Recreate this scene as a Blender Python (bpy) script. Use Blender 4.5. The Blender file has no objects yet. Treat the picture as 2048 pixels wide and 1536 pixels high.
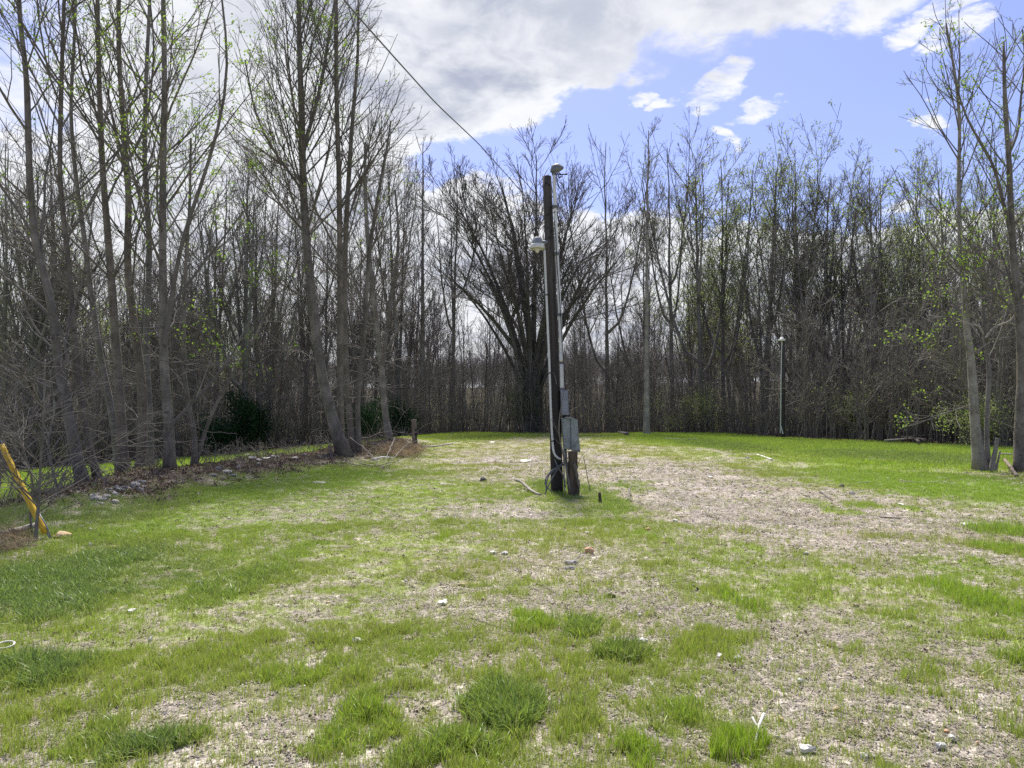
import bpy, bmesh, math, random
import numpy as np
from mathutils import Vector, Matrix, noise as mnoise

S = bpy.context.scene
C = S.collection
rng = np.random.default_rng(11)
random.seed(11)
R_ = math.radians

# ------------------------------------------------------------------ camera
F, EYE, PITCH = 1462.0, 1.6, R_(1.92)
cd = bpy.data.cameras.new('camera'); cam = bpy.data.objects.new('camera', cd); C.objects.link(cam)
cd.sensor_width = 36; cd.angle = 2*math.atan(1024/F); cd.clip_start = 0.05; cd.clip_end = 2000
cam.location = (0, 0, EYE); cam.rotation_euler = (R_(90)+PITCH, 0, 0)
S.camera = cam

# ------------------------------------------------------------------ light
SUN_AZ, SUN_EL = R_(-8), R_(61)
sdir = Vector((math.sin(SUN_AZ)*math.cos(SUN_EL), math.cos(SUN_AZ)*math.cos(SUN_EL), math.sin(SUN_EL)))
sl = bpy.data.lights.new('sun', 'SUN'); sl.energy = 4.4; sl.angle = R_(11); sl.color = (1.0, 0.95, 0.86)
so = bpy.data.objects.new('sun', sl); C.objects.link(so); so.rotation_euler = sdir.to_track_quat('Z', 'Y').to_euler()
so.location = (0, 0, 60)
S.view_settings.view_transform = 'Standard'; S.view_settings.look = 'None'
S.view_settings.exposure = 0.95; S.view_settings.gamma = 1.0; S.view_settings.use_curve_mapping = False
S.render.engine = 'CYCLES'
cy = S.cycles
cy.max_bounces = 6; cy.diffuse_bounces = 3; cy.glossy_bounces = 2; cy.transmission_bounces = 3; cy.transparent_max_bounces = 8
cy.use_denoising = False; cy.sample_clamp_indirect = 3.0; cy.sample_clamp_direct = 2.5; cy.caustics_reflective = False; cy.caustics_refractive = False

# ------------------------------------------------------------------ sky (world)
class NT:
    def __init__(self, tree): self.t = tree; self.n = tree.nodes; self.l = tree.links
    def node(self, typ, **kw):
        nd = self.n.new(typ)
        for k, v in kw.items(): setattr(nd, k, v)
        return nd
    def put(self, sock, v):
        if isinstance(v, bpy.types.NodeSocket): self.l.new(v, sock)
        elif v is not None: sock.default_value = v
    def math(self, op, a, b=None, c=None, clamp=False):
        nd = self.node('ShaderNodeMath', operation=op, use_clamp=clamp)
        self.put(nd.inputs[0], a); self.put(nd.inputs[1], b); self.put(nd.inputs[2], c)
        return nd.outputs[0]
    def vmath(self, op, a, b=None):
        nd = self.node('ShaderNodeVectorMath', operation=op); self.put(nd.inputs[0], a); self.put(nd.inputs[1], b)
        return nd.outputs[0]
    def noise(self, vec, scale, detail=4, rough=0.5, dist=0.0, lac=2.0):
        nd = self.node('ShaderNodeTexNoise'); self.put(nd.inputs['Vector'], vec)
        nd.inputs['Scale'].default_value = scale; nd.inputs['Detail'].default_value = detail
        nd.inputs['Roughness'].default_value = rough; nd.inputs['Distortion'].default_value = dist
        nd.inputs['Lacunarity'].default_value = lac
        return nd.outputs['Fac']
    def maprange(self, v, a, b, c=0.0, d=1.0, smooth=True):
        nd = self.node('ShaderNodeMapRange'); nd.interpolation_type = 'SMOOTHSTEP' if smooth else 'LINEAR'; nd.clamp = True
        self.put(nd.inputs[0], v)
        for i, q in enumerate((a, b, c, d)): nd.inputs[i+1].default_value = q
        return nd.outputs[0]
    def mix(self, f, a, b, blend='MIX'):
        nd = self.node('ShaderNodeMix', data_type='RGBA', blend_type=blend)
        self.put(nd.inputs[0], f)
        for i, q in ((6, a), (7, b)):
            if isinstance(q, (tuple, list)): q = tuple(q)[:3]+(1.0,)
            self.put(nd.inputs[i], q)
        return nd.outputs[2]

def dir_of(px, py):
    u, v = (px-1024)/F, (768-py)/F
    c, s = math.cos(PITCH), math.sin(PITCH)
    return Vector((u, c-v*s, s+v*c))
def azel(px, py):
    d = dir_of(px, py).normalized()
    return math.atan2(d.x, d.y), math.asin(d.z)

W = bpy.data.worlds.new('World'); S.world = W; W.use_nodes = True
w = NT(W.node_tree); w.n.clear()
SKY_STRENGTH = 0.1
sky = w.node('ShaderNodeTexSky', sky_type='NISHITA', sun_disc=False)
sky.sun_elevation = SUN_EL; sky.sun_rotation = SUN_AZ; sky.air_density = 1.0; sky.dust_density = 1.0; sky.ozone_density = 2.0
tc = w.node('ShaderNodeTexCoord'); dvec = tc.outputs['Generated']
sep = w.node('ShaderNodeSeparateXYZ'); w.put(sep.inputs[0], dvec)
dz = w.math('MAXIMUM', sep.outputs[2], 0.0)
inv = w.math('DIVIDE', 1.0, w.math('ADD', dz, 0.16))
pl = w.node('ShaderNodeCombineXYZ')
w.put(pl.inputs[0], w.math('MULTIPLY', sep.outputs[0], inv)); w.put(pl.inputs[1], w.math('MULTIPLY', sep.outputs[1], inv))
plane = pl.outputs[0]
az = w.math('ARCTAN2', sep.outputs[0], sep.outputs[1]); el = w.math('ARCSINE', sep.outputs[2])
n_big = w.noise(plane, 1.3, 9, 0.58, 0.15)
n_mid = w.noise(plane, 3.2, 9, 0.62, 0.3)
n_fine = w.noise(plane, 9.0, 6, 0.6, 0.5)
warp_az = w.math('ADD', az, w.math('MULTIPLY', w.math('SUBTRACT', n_mid, 0.5), 0.22))
warp_el = w.math('ADD', el, w.math('MULTIPLY', w.math('SUBTRACT', w.noise(plane, 2.7, 7, 0.6), 0.5), 0.16))
def blob(px, py, rx, ry, amp, soft=1.0):
    a0, e0 = azel(px, py)
    qx = w.math('DIVIDE', w.math('SUBTRACT', warp_az, a0), rx/F)
    qy = w.math('DIVIDE', w.math('SUBTRACT', warp_el, e0), ry/F)
    q = w.math('ADD', w.math('MULTIPLY', qx, qx), w.math('MULTIPLY', qy, qy))
    return w.math('MULTIPLY', w.maprange(q, 1.0+soft*0.6, 1.0-soft*0.6), amp)
cov = w.math('ADD', 0.0, w.math('MULTIPLY', w.math('SUBTRACT', n_big, 0.5), 1.1))
cov = w.math('ADD', cov, w.math('MULTIPLY', w.math('SUBTRACT', n_fine, 0.5), 0.75))
for b in [(100, 120, 330, 300, 0.22), (560, 170, 300, 300, 0.50), (790, 170, 130, 120, 0.35), (1120, 0, 620, 170, 0.95), (950, 130, 260, 130, 0.55), (2000, -30, 240, 100, 0.85),
          (1425, 900, 5, 5, 0.0),
          (1420, 330, 60, 70, 0.35),
          (1200, 560, 420, 190, 0.42), (1500, 520, 330, 170, 0.35), (1950, 420, 150, 90, 0.42), (600, 600, 800, 240, 0.5),
          (1800, 640, 500, 140, 0.45), (1560, 420, 120, 70, 0.3),
          (1560, 270, 540, 190, -0.95), (880, 330, 90, 60, -0.3), (1750, 250, 260, 130, -0.5)]:
    cov = w.math('ADD', cov, blob(*b))
# beyond the frame the sky goes on as broken cloud
cov = w.math('ADD', cov, 0.03)
alpha = w.maprange(cov, -0.05, 0.42)
# thin torn scraps of cloud in the open blue
wis = 0.0
for b in [(1440, 150, 46, 36), (1415, 185, 50, 34), (1395, 210, 36, 24), (1285, 188, 48, 17), (1325, 205, 34, 20), (1525, 212, 46, 26), (1495, 238, 38, 18), (1440, 290, 24, 34), (1930, 95, 52, 26), (1822, 232, 30, 18), (1860, 60, 70, 26)]:
    wis = w.math('MAXIMUM', wis, blob(*b, 1.0, 1.45))
wn = w.noise(w.vmath('MULTIPLY', plane, (1.0, 1.5, 1.0)), 10.0, 9, 0.66, 0.4)
alpha = w.math('MAXIMUM', alpha, w.math('MULTIPLY', w.maprange(w.math('ADD', w.math('MULTIPLY', wis, 0.5), w.math('MULTIPLY', wn, 1.15)), 0.86, 1.2), w.maprange(wis, 0.0, 0.35)))
thick = w.maprange(cov, 0.25, 1.25)
belly = w.math('MULTIPLY', thick, w.maprange(w.noise(plane, 2.4, 8, 0.6, 0.3), 0.36, 0.62), clamp=True)
belly = w.math('MAXIMUM', belly, w.math('MULTIPLY', blob(1230, 60, 420, 95, 0.85), w.maprange(n_big, 0.25, 0.6)), clamp=True)
cl = w.mix(belly, (0.50*10, 0.51*10, 0.53*10), (0.24*10, 0.262*10, 0.33*10))
cl = w.mix(w.math('MULTIPLY', w.maprange(w.math('ADD', w.math('MULTIPLY', n_mid, .6), w.math('MULTIPLY', n_fine, .4)), 0.42, 0.62), 0.62), cl, (0.525*10, 0.53*10, 0.545*10))
skyc = w.mix(1.0, sky.outputs[0], (0.82, 0.76, 1.0), 'MULTIPLY')
skyc = w.mix(0.12, skyc, (3.2, 3.5, 4.5))
col = w.mix(alpha, skyc, cl)
bg = w.node('ShaderNodeBackground'); w.put(bg.inputs[0], col); bg.inputs[1].default_value = SKY_STRENGTH
wo = w.node('ShaderNodeOutputWorld'); w.l.new(bg.outputs[0], wo.inputs[0])

# ------------------------------------------------------------------ numeric noise + terrain
def vnoise(x, y, seed=0):
    x = np.asarray(x, float); y = np.asarray(y, float)
    xi = np.floor(x); yi = np.floor(y); fx = x-xi; fy = y-yi
    fx = fx*fx*(3-2*fx); fy = fy*fy*(3-2*fy)
    def h(a, b):
        n = np.sin(a*127.1+b*311.7+seed*74.7)*43758.5453
        return n-np.floor(n)
    return (h(xi, yi)*(1-fx)+h(xi+1, yi)*fx)*(1-fy)+(h(xi, yi+1)*(1-fx)+h(xi+1, yi+1)*fx)*fy
def fbm(x, y, sc, octv=4, seed=0):
    v = 0; a = 0.5; t = 0
    for o in range(octv):
        v = v+a*vnoise(x*sc+o*17.3, y*sc-o*9.1, seed+o); t += a; a *= 0.5; sc *= 2.03
    return v/t
def sstep(a, b, v):
    t = np.clip((v-a)/(b-a), 0, 1); return t*t*(3-2*t)

PXW = np.array([-2600, 0, 400, 700, 950, 1300, 1450, 1600, 1850, 2048, 4600.])
YW = np.array([38, 36, 40, 46, 48.5, 47.5, 46, 38.5, 33, 29, 26.])
def wood_edge(x, y):
    px = 1024+F*x/np.maximum(y, 0.1)
    return np.interp(px, PXW, YW)
def side(x, y):       # how far left of the bank line
    return np.interp(y, [0, 9, 15, 23, 31, 45, 80, 200], [-8.2, -7.4, -8.7, -6.6, -6.0, -4.5, -2, 6])-x
def H(x, y):
    x = np.asarray(x, float); y = np.asarray(y, float)
    D = side(x, y)
    drop = 0.105*np.log1p(np.exp(np.clip(D/0.7, -30, 30)))*0.7
    drop = 3.2*(1-np.exp(-drop/3.2))
    near = sstep(9, 13, y)*(1-sstep(33, 37, y))
    bank = 0.30*np.exp(-((D+0.9)/0.95)**2)*near*(0.55+0.9*fbm(x, y, 0.9, 3, 5))
    z = -drop+bank
    z = z+0.10*(fbm(x, y, 0.22, 3, 1)-0.5)+0.035*(fbm(x, y, 1.4, 3, 2)-0.5)
    r = np.hypot(x, y)
    bw = np.where(y > 0, y-wood_edge(x, y), r-45)
    z = z-0.9*sstep(0, 22, bw)
    z = z+8.0*sstep(75, 170, r)+5.0*sstep(150, 330, r)
    return z
def G(px, py):
    """ground point seen at a pixel of the photograph"""
    d = dir_of(px, py); t = 3.0
    ts = np.geomspace(1.5, 150, 1500)
    zz = EYE+d.z*ts-H(d.x*ts, d.y*ts)
    k = np.argmax(zz < 0)
    if zz[k] >= 0: k = len(ts)-1
    t = ts[k]
    if k > 0: t = ts[k-1]+(ts[k]-ts[k-1])*zz[k-1]/(zz[k-1]-zz[k]+1e-9)
    x, y = d.x*t, d.y*t
    return Vector((x, y, float(H(x, y))))
def at(px, py, Y):
    d = dir_of(px, py); return Vector((d.x/d.y*Y, Y, EYE+d.z/d.y*Y))

# ------------------------------------------------------------------ helpers
def link(o, parent=None):
    C.objects.link(o)
    if parent is not None: o.parent = parent
    return o
def tag(o, label=None, cat=None, group=None, kind=None):
    if label: o['label'] = label
    if cat: o['category'] = cat
    if group: o['group'] = group
    if kind: o['kind'] = kind
    return o
def empty(name, loc=(0, 0, 0), rz=0):
    o = bpy.data.objects.new(name, None); o.location = loc; o.rotation_euler = (0, 0, rz); o.empty_display_size = 0.2
    return link(o)
def mesh_from(name, V, Fq, mat, smooth=True):
    """V (n,3), Fq list of int arrays (m,k) of equal k each"""
    me = bpy.data.meshes.new(name)
    V = np.asarray(V, np.float32); me.vertices.add(len(V)); me.vertices.foreach_set('co', V.ravel())
    arrs = [np.asarray(f, np.int32) for f in Fq if len(f)]
    loops = np.concatenate([a.ravel() for a in arrs]); counts = np.concatenate([np.full(len(a), a.shape[1]) for a in arrs])
    me.loops.add(len(loops)); me.loops.foreach_set('vertex_index', loops)
    me.polygons.add(len(counts)); starts = np.concatenate([[0], np.cumsum(counts)[:-1]])
    me.polygons.foreach_set('loop_start', starts.astype(np.int32))
    me.polygons.foreach_set('use_smooth', np.full(len(counts), smooth))
    me.update(calc_edges=True); me.validate()
    if mat: me.materials.append(mat)
    return me
def obj(name, me, parent=None, loc=None):
    o = bpy.data.objects.new(name, me)
    if loc is not None: o.location = loc
    return link(o, parent)

class Tubes:
    """collects batches of polylines with radii and turns them into one tube mesh"""
    def __init__(self): self.V = []; self.Q = []; self.T = []; self.n = 0
    def add(self, P, Rr, k, cap=False, lump=0.0):
        P = np.asarray(P, float); Rr = np.asarray(Rr, float)
        if P.ndim == 2: P = P[None]; Rr = Rr[None]
        m, n, _ = P.shape
        if m == 0: return self
        T = np.gradient(P, axis=1); T /= np.linalg.norm(T, axis=2, keepdims=True)+1e-9
        mean = P[:, -1]-P[:, 0]; mean /= np.linalg.norm(mean, axis=1, keepdims=True)+1e-9
        ref = np.where(np.abs(mean[:, 2:3]) > 0.8, np.array([[1., 0, 0]]), np.array([[0, 0, 1.]]))
        ref = np.repeat(ref[:, None], n, 1)
        U = ref-(ref*T).sum(2, keepdims=True)*T; U /= np.linalg.norm(U, axis=2, keepdims=True)+1e-9
        Vv = np.cross(T, U)
        a = np.arange(k)*2*np.pi/k
        rr = Rr[:, :, None]*np.ones(k)
        if lump: rr = rr*(1+lump*(rng.random((m, n, k))-0.5))
        ring = P[:, :, None]+rr[..., None]*(np.cos(a)[None, None, :, None]*U[:, :, None]+np.sin(a)[None, None, :, None]*Vv[:, :, None])
        base = self.n+np.arange(m)[:, None, None]*(n*k)+np.arange(n-1)[None, :, None]*k
        j = np.arange(k); j2 = (j+1) % k
        q = np.stack([base+j, base+j2, base+k+j2, base+k+j], -1).reshape(-1, 4)
        self.V.append(ring.reshape(-1, 3)); self.Q.append(q); self.n += m*n*k
        if cap:
            for e, rev in ((0, True), (n-1, False)):
                c = P[:, e]; ci = self.n+np.arange(m); self.V.append(c); self.n += m
                b0 = base[:, 0, 0][:, None]+e*k
                tri = np.stack([np.repeat(ci[:, None], k, 1), b0+(j2 if rev else j), b0+(j if rev else j2)], -1).reshape(-1, 3)
                self.T.append(tri)
        return self
    def mesh(self, name, mat, smooth=True):
        return mesh_from(name, np.concatenate(self.V), [np.concatenate(self.Q)]+([np.concatenate(self.T)] if self.T else []), mat, smooth)

def resample(pts, n):
    pts = np.asarray(pts, float); d = np.r_[0, np.cumsum(np.linalg.norm(np.diff(pts[:, :3], axis=0), axis=1))]
    t = np.linspace(0, d[-1], n)
    # smooth: Catmull-like through cubic interpolation of each coordinate
    out = np.stack([np.interp(t, d, pts[:, i]) for i in range(pts.shape[1])], 1)
    for _ in range(2):
        out[1:-1] = 0.25*out[:-2]+0.5*out[1:-1]+0.25*out[2:]
    return out

# ------------------------------------------------------------------ materials
def base_mat(name):
    m = bpy.data.materials.new(name); m.use_nodes = True
    t = NT(m.node_tree); t.n.clear()
    out = t.node('ShaderNodeOutputMaterial'); b = t.node('ShaderNodeBsdfPrincipled'); t.l.new(b.outputs[0], out.inputs[0])
    b.inputs['Specular IOR Level'].default_value = 0.3
    return m, t, b, out
def bump(t, b, hgt, strength, dist):
    bp = t.node('ShaderNodeBump'); bp.inputs['Strength'].default_value = strength; bp.inputs['Distance'].default_value = dist
    t.put(bp.inputs['Height'], hgt); t.l.new(bp.outputs[0], b.inputs['Normal'])
def objco(t, scale=(1, 1, 1)):
    tcn = t.node('ShaderNodeTexCoord'); mp = t.node('ShaderNodeMapping'); t.l.new(tcn.outputs['Object'], mp.inputs[0])
    mp.inputs['Scale'].default_value = scale
    return mp.outputs[0]
def simple(name, c1, c2=None, rough=0.7, scale=8, metal=0.0, bmp=0.0, detail=5, spec=0.3, stretch=(1, 1, 1)):
    m, t, b, _ = base_mat(name)
    c2 = c2 or tuple(q*0.75 for q in c1)
    v = objco(t, stretch); n = t.noise(v, scale, detail, 0.6)
    t.put(b.inputs['Base Color'], t.mix(t.maprange(n, 0.3, 0.7), c1, c2))
    b.inputs['Roughness'].default_value = rough; b.inputs['Metallic'].default_value = metal
    b.inputs['Specular IOR Level'].default_value = spec
    if bmp: bump(t, b, n, bmp, 0.01)
    return m
def bark(name, c1, c2, c3, sc=1.0, moss=0.0):
    m, t, b, _ = base_mat(name)
    v = objco(t, (1, 1, 0.22)); vl = objco(t, (1, 1, 6))
    n1 = t.noise(v, 22*sc, 6, 0.65); n2 = t.noise(objco(t), 1.6*sc, 4, 0.6); n3 = t.noise(vl, 5*sc, 3, 0.5)
    c = t.mix(t.maprange(n1, 0.3, 0.7), c1, c2)
    c = t.mix(t.maprange(n2, 0.42, 0.68), c, tuple(q*1.35 for q in c1))
    c = t.mix(t.math('MULTIPLY', t.maprange(n3, 0.62, 0.72), 0.75), c, c3)
    if moss:
        c = t.mix(t.math('MULTIPLY', t.maprange(t.noise(objco(t), 2.3, 5, 0.6), 0.5, 0.72), moss), c, (0.10, 0.115, 0.05))
    oi = t.node('ShaderNodeObjectInfo')
    c = t.mix(1.0, c, t.mix(oi.outputs['Random'], (0.78, 0.78, 0.80), (1.15, 1.12, 1.06)), 'MULTIPLY')
    t.put(b.inputs['Base Color'], c); b.inputs['Roughness'].default_value = 0.88; b.inputs['Specular IOR Level'].default_value = 0.15
    bump(t, b, t.math('ADD', n1, t.math('MULTIPLY', n3, 0.4)), 0.8, 0.03)
    return m
def leafy(name, c1, c2, trans=0.45, attr=None):
    m = bpy.data.materials.new(name); m.use_nodes = True; t = NT(m.node_tree); t.n.clear()
    out = t.node('ShaderNodeOutputMaterial')
    geo = t.node('ShaderNodeNewGeometry')
    c = t.mix(geo.outputs['Random Per Island'], c1, c2)
    d = t.node('ShaderNodeBsdfDiffuse'); tr = t.node('ShaderNodeBsdfTranslucent'); mx = t.node('ShaderNodeMixShader')
    t.put(d.inputs[0], c); t.put(tr.inputs[0], c); mx.inputs[0].default_value = trans
    t.l.new(d.outputs[0], mx.inputs[1]); t.l.new(tr.outputs[0], mx.inputs[2]); t.l.new(mx.outputs[0], out.inputs[0])
    return m

M = {}
M['bark_grey'] = bark('bark_grey', (0.19, 0.172, 0.15), (0.095, 0.085, 0.074), (0.045, 0.04, 0.034), 1.0, 0.35)
M['bark_rough'] = bark('bark_rough', (0.18, 0.155, 0.13), (0.095, 0.082, 0.07), (0.045, 0.04, 0.034), 1.4, 0.3)
M['bark_dark'] = bark('bark_dark', (0.21, 0.195, 0.172), (0.125, 0.115, 0.10), (0.06, 0.056, 0.05), 0.8, 0.3)
M['bark_pale'] = bark('bark_pale', (0.26, 0.245, 0.215), (0.17, 0.155, 0.135), (0.07, 0.06, 0.055), 1.0, 0.15)
M['twig'] = simple('twig', (0.165, 0.148, 0.13), (0.105, 0.094, 0.083), 0.9, 3)
M['twig_brown'] = simple('twig_brown', (0.20, 0.18, 0.15), (0.12, 0.108, 0.092), 0.9, 3)
M['twig_pale'] = simple('twig_pale', (0.34, 0.31, 0.27), (0.2, 0.18, 0.15), 0.9, 3)
M['bark_black'] = bark('bark_black', (0.12, 0.112, 0.10), (0.07, 0.065, 0.058), (0.03, 0.028, 0.026), 0.8, 0.2)
M['twig_dark'] = simple('twig_dark', (0.125, 0.112, 0.104), (0.08, 0.072, 0.067), 0.9, 3)
M['leaf_spring'] = leafy('leaf_spring', (0.30, 0.42, 0.06), (0.17, 0.29, 0.045), 0.55)
M['leaf_dull'] = leafy('leaf_dull', (0.36, 0.43, 0.14), (0.22, 0.29, 0.09), 0.55)
M['leaf_dark'] = leafy('leaf_dark', (0.025, 0.055, 0.022), (0.012, 0.03, 0.014), 0.25)
M['leaf_litter'] = leafy('leaf_litter', (0.27, 0.21, 0.15), (0.09, 0.07, 0.055), 0.1)
M['straw'] = leafy('straw', (0.41, 0.375, 0.29), (0.24, 0.215, 0.165), 0.15)
M['hay'] = leafy('hay', (0.46, 0.37, 0.23), (0.28, 0.21, 0.13), 0.2)

# ------------------------------------------------------------------ where grass grows (world-space patches found from the photograph)
def patch(x0, y0, x1, y1):
    xc, yc = (x0+x1)/2, (y0+y1)/2
    c = G(xc, yc); a = G(xc, y1); b = G(xc, y0)
    rx = (x1-x0)/2/F*c.y; ry = max(0.08, abs(b.y-a.y)/2)
    return c.x, (a.y+b.y)/2, rx, ry
# (box in photo, density, lime, deep, height)
PATCH = [((200, 955, 560, 1085), .95, .85, .25, .10), ((480, 930, 760, 1000), .8, .8, .15, .07), ((330, 990, 700, 1070), .5, .7, .1, .05),
         ((-150, 1090, 260, 1290), .8, .25, .9, .11), ((-60, 1310, 160, 1390), .95, .35, .85, .13), ((250, 1440, 410, 1500), .8, .4, .8, .10),
         ((230, 1110, 420, 1180), .5, .3, .7, .06), ((380, 1130, 540, 1215), .9, .6, .5, .10), ((540, 1080, 640, 1130), .8, .7, .35, .08),
         ((700, 955, 920, 1040), .75, .6, .05, .05), ((620, 1060, 960, 1150), .5, .5, .05, .04), ((520, 1160, 900, 1260), .5, .5, .1, .04),
         ((940, 1390, 1140, 1480), .85, .55, .65, .15), ((1010, 1370, 1120, 1420), .8, .6, .6, .13), ((790, 1490, 1010, 1560), .9, .65, .4, .12), ((720, 1375, 780, 1450), .95, .75, .15, .12),
         ((1225, 1285, 1325, 1335), .9, .5, .6, .14), ((1110, 1230, 1170, 1280), .8, .6, .5, .12), ((1030, 1225, 1070, 1280), .9, .75, .1, .12),
         ((1465, 1190, 1555, 1240), 1.0, .85, .1, .12), ((1465, 1228, 1488, 1250), 1.0, .85, .1, .09), ((1860, 1160, 1965, 1230), 1.0, .95, .05, .14),
         ((2015, 1295, 2080, 1340), 1.0, .8, .25, .12), ((1970, 1050, 2090, 1080), 1.0, .9, .1, .14), ((1970, 1088, 2090, 1120), .95, .9, .1, .12),
         ((1800, 1100, 2000, 1170), .65, .7, .1, .06), ((1450, 1075, 1530, 1105), .85, .6, .05, .06), ((1265, 1058, 1302, 1076), 1.0, .8, .1, .08),
         ((1640, 1010, 1710, 1028), .9, .6, 0, .07), ((1712, 1002, 1752, 1018), 1.0, .7, .05, .09), ((1790, 1008, 1850, 1022), .8, .7, .05, .06),
         ((1600, 995, 1660, 1015), .7, .7, .05, .06), ((1500, 960, 1620, 975), .5, .3, 0, .04),
         ((1060, 962, 1190, 1000), .9, .6, .6, .10), ((1190, 985, 1260, 1030), .9, .7, .4, .10), ((1220, 958, 1310, 985), .6, .6, .3, .06),
         ((1480, 1475, 1550, 1545), 1.0, .9, .05, .13), ((1265, 1490, 1345, 1550), 1.0, .85, .1, .12), ((1300, 1415, 1440, 1470), .75, .75, .15, .09),
         ((880, 1060, 910, 1085), .9, .75, 0, .09), ((900, 1105, 980, 1118), .7, .7, 0, .06), ((560, 1310, 660, 1370), .6, .7, .1, .09), ((780, 1270, 950, 1330), .55, .6, .1, .06),
         ((100, 1430, 260, 1520), .5, .6, .2, .09), ((640, 1440, 760, 1536), .7, .7, .2, .09), ((1560, 1150, 1640, 1230), .5, .7, .1, .06),
         ((1380, 880, 1520, 905), 1.0, .45, .75, .13), ((1650, 900, 1960, 925), .8, .4, .7, .10), ((1700, 940, 2100, 1010), .9, .95, .1, .08),
         ((860, 868, 1010, 882), .9, .45, .4, .10), ((-200, 1000, 240, 1090), .55, .2, .8, .10)]
BARE = [((1260, 930, 1850, 1120), .95), ((930, 900, 1360, 965), .55), ((1030, 868, 1110, 885), .6), ((930, 1000, 1110, 1060), .6),
        ((960, 1080, 1330, 1150), .5), ((60, 1390, 480, 1536), .55), ((1500, 1240, 2150, 1580), .75), ((1000, 1180, 1500, 1300), .35), ((900, 1330, 1300, 1540), .25), ((480, 1380, 760, 1560), .35), ((470, 1060, 700, 1110), .4),
        ((290, 1060, 440, 1140), .45), ((0, 1270, 150, 1320), .4), ((1380, 1020, 1700, 1110), .5), ((1640, 1080, 1800, 1130), .4)]
DRY = [((830, 875, 1420, 965), .05, .9), ((540, 1050, 1010, 1270), .3, .7), ((1250, 925, 1950, 1120), .15, .8), ((900, 1050, 1350, 1180), .25, .7)]
DRY = [(patch(*b), v, a) for b, v, a in DRY]
PATCH = [(patch(*b), d, l, dp, h) for b, d, l, dp, h in PATCH]
BARE = [(patch(*b), d) for b, d in BARE]
def fields(x, y):
    """density, lime, deep, height, wood, bare of the ground cover at world x, y"""
    x = np.asarray(x, float); y = np.asarray(y, float)
    dsc = np.clip(y/14, 0.30, 1.2)
    wx = x+(fbm(x, y, 1.1, 4, 21)-0.5)*1.1*dsc+(fbm(x, y, 5.0, 3, 25)-.5)*.4
    wy = y+(fbm(x, y, 1.1, 4, 31)-0.5)*1.6*dsc+(fbm(x, y, 5.0, 3, 35)-.5)*.45
    n = fbm(x, y, 1.5, 4, 41); nf = fbm(x, y, 6.0, 3, 51); nl = fbm(x, y, 0.35, 3, 61); nc = fbm(x, y, 9.0, 2, 81); n3 = .55*fbm(wx*1.0+(nf-.5)*.5, wy, 2.6, 4, 83)+.45*fbm(x, y, 8.0, 3, 85); nr = fbm(x+.12*(nc-.5), y, 6.5, 4, 87)
    D = side(x, y)
    far = sstep(22, 34, y)
    lawn = np.clip(sstep(-2.5, 1.0, D)*sstep(13, 17, y) + sstep(38, 46, y)*sstep(-2, 2, -x+1) + sstep(3.2, 6.5, x-0.12*y-1.5)*sstep(17, 21, y)+sstep(0, 5, x-4)*sstep(28, 33, y), 0, 1)
    dens = 0.27+0.16*sstep(.42, .66, n)+0.30*sstep(.52, .68, n3)*sstep(.3, .5, n)+0.20*sstep(.45, .6, nl)
    lime = 0.42+0.25*nl+0.0*x; deep = 0.12*sstep(.5, .7, n)+0*x; hgt = 0.048+0.03*sstep(.48, .7, n3)
    left = sstep(1.0, -3.5, x+0.05*y)*(1-far)*sstep(4.2, 7.5, y)
    dens = dens+0.22*left*sstep(.35, .6, nl+.1); deep = deep+.22*left
    for (cx, cy_, rx, ry), d in BARE:
        q = ((wx-cx)/rx)**2+((wy-cy_)/ry)**2
        f = np.clip(1.5-q, 0, 1)*d
        dens = dens*(1-f*.85)
    bare = np.clip(1-dens*1.6, 0, 1)
    for (cx, cy_, rx, ry), v, a_ in DRY:
        f = sstep(1.6, .3, ((wx-cx)/rx)**2+((wy-cy_)/ry)**2)*a_; lime = lime*(1-f)+f*v
    dens = dens*(1-lawn)+lawn*1.0; lime = lime*(1-lawn)+lawn*(0.78+.3*(nl-.5)); hgt = hgt*(1-lawn)+lawn*0.085; deep = deep*(1-lawn)+lawn*(.12+.25*sstep(20, 33, y)*sstep(0, 8, x))
    for (cx, cy_, rx, ry), d, l, dp, h in PATCH:
        q = ((wx-cx)/rx)**2+((wy-cy_)/ry)**2
        f = sstep(1.9, 0.25, q)
        if cy_ < 9: f = f*np.clip(.30+1.4*sstep(.36, .62, nr+.18*(f-.4)), 0, 1.1)
        dens = np.maximum(dens, f*d*(0.75+.5*nf)); lime = lime*(1-f)+f*l; deep = deep*(1-f)+f*dp; hgt = hgt*(1-f)+f*h*(.45+.6*nf)
    # bank of litter below the leaning trees
    bank = np.exp(-((D+0.7)/1.15)**2)*sstep(11, 13.5, y)*(1-sstep(29, 33, y))
    bank = np.clip(bank*2.4*(0.3+1.2*fbm(x, y, 1.3, 3, 77)), 0, 1)
    dens = dens*(1-bank*0.9); bare = np.maximum(bare*(1-lawn), bank); deep = deep*(1-bank)+bank*.7
    thin = np.clip(.45+.95*sstep(.36, .62, nc), 0, 1.3); amt = (1-lawn)*(1-sstep(16, 24, y))
    dens = dens*(1-amt*.9)+dens*thin*amt*.9
    wd = np.where(y > 0, y-wood_edge(x, y), -1)
    wood = sstep(-1.0, 1.2, wd+2.2*(fbm(x, y, 0.6, 3, 71)-0.5))
    dens = dens*(1-wood)
    return np.clip(dens, 0, 1), np.clip(lime, 0, 1), np.clip(deep, 0, 1), hgt, wood, bare, bank

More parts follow.
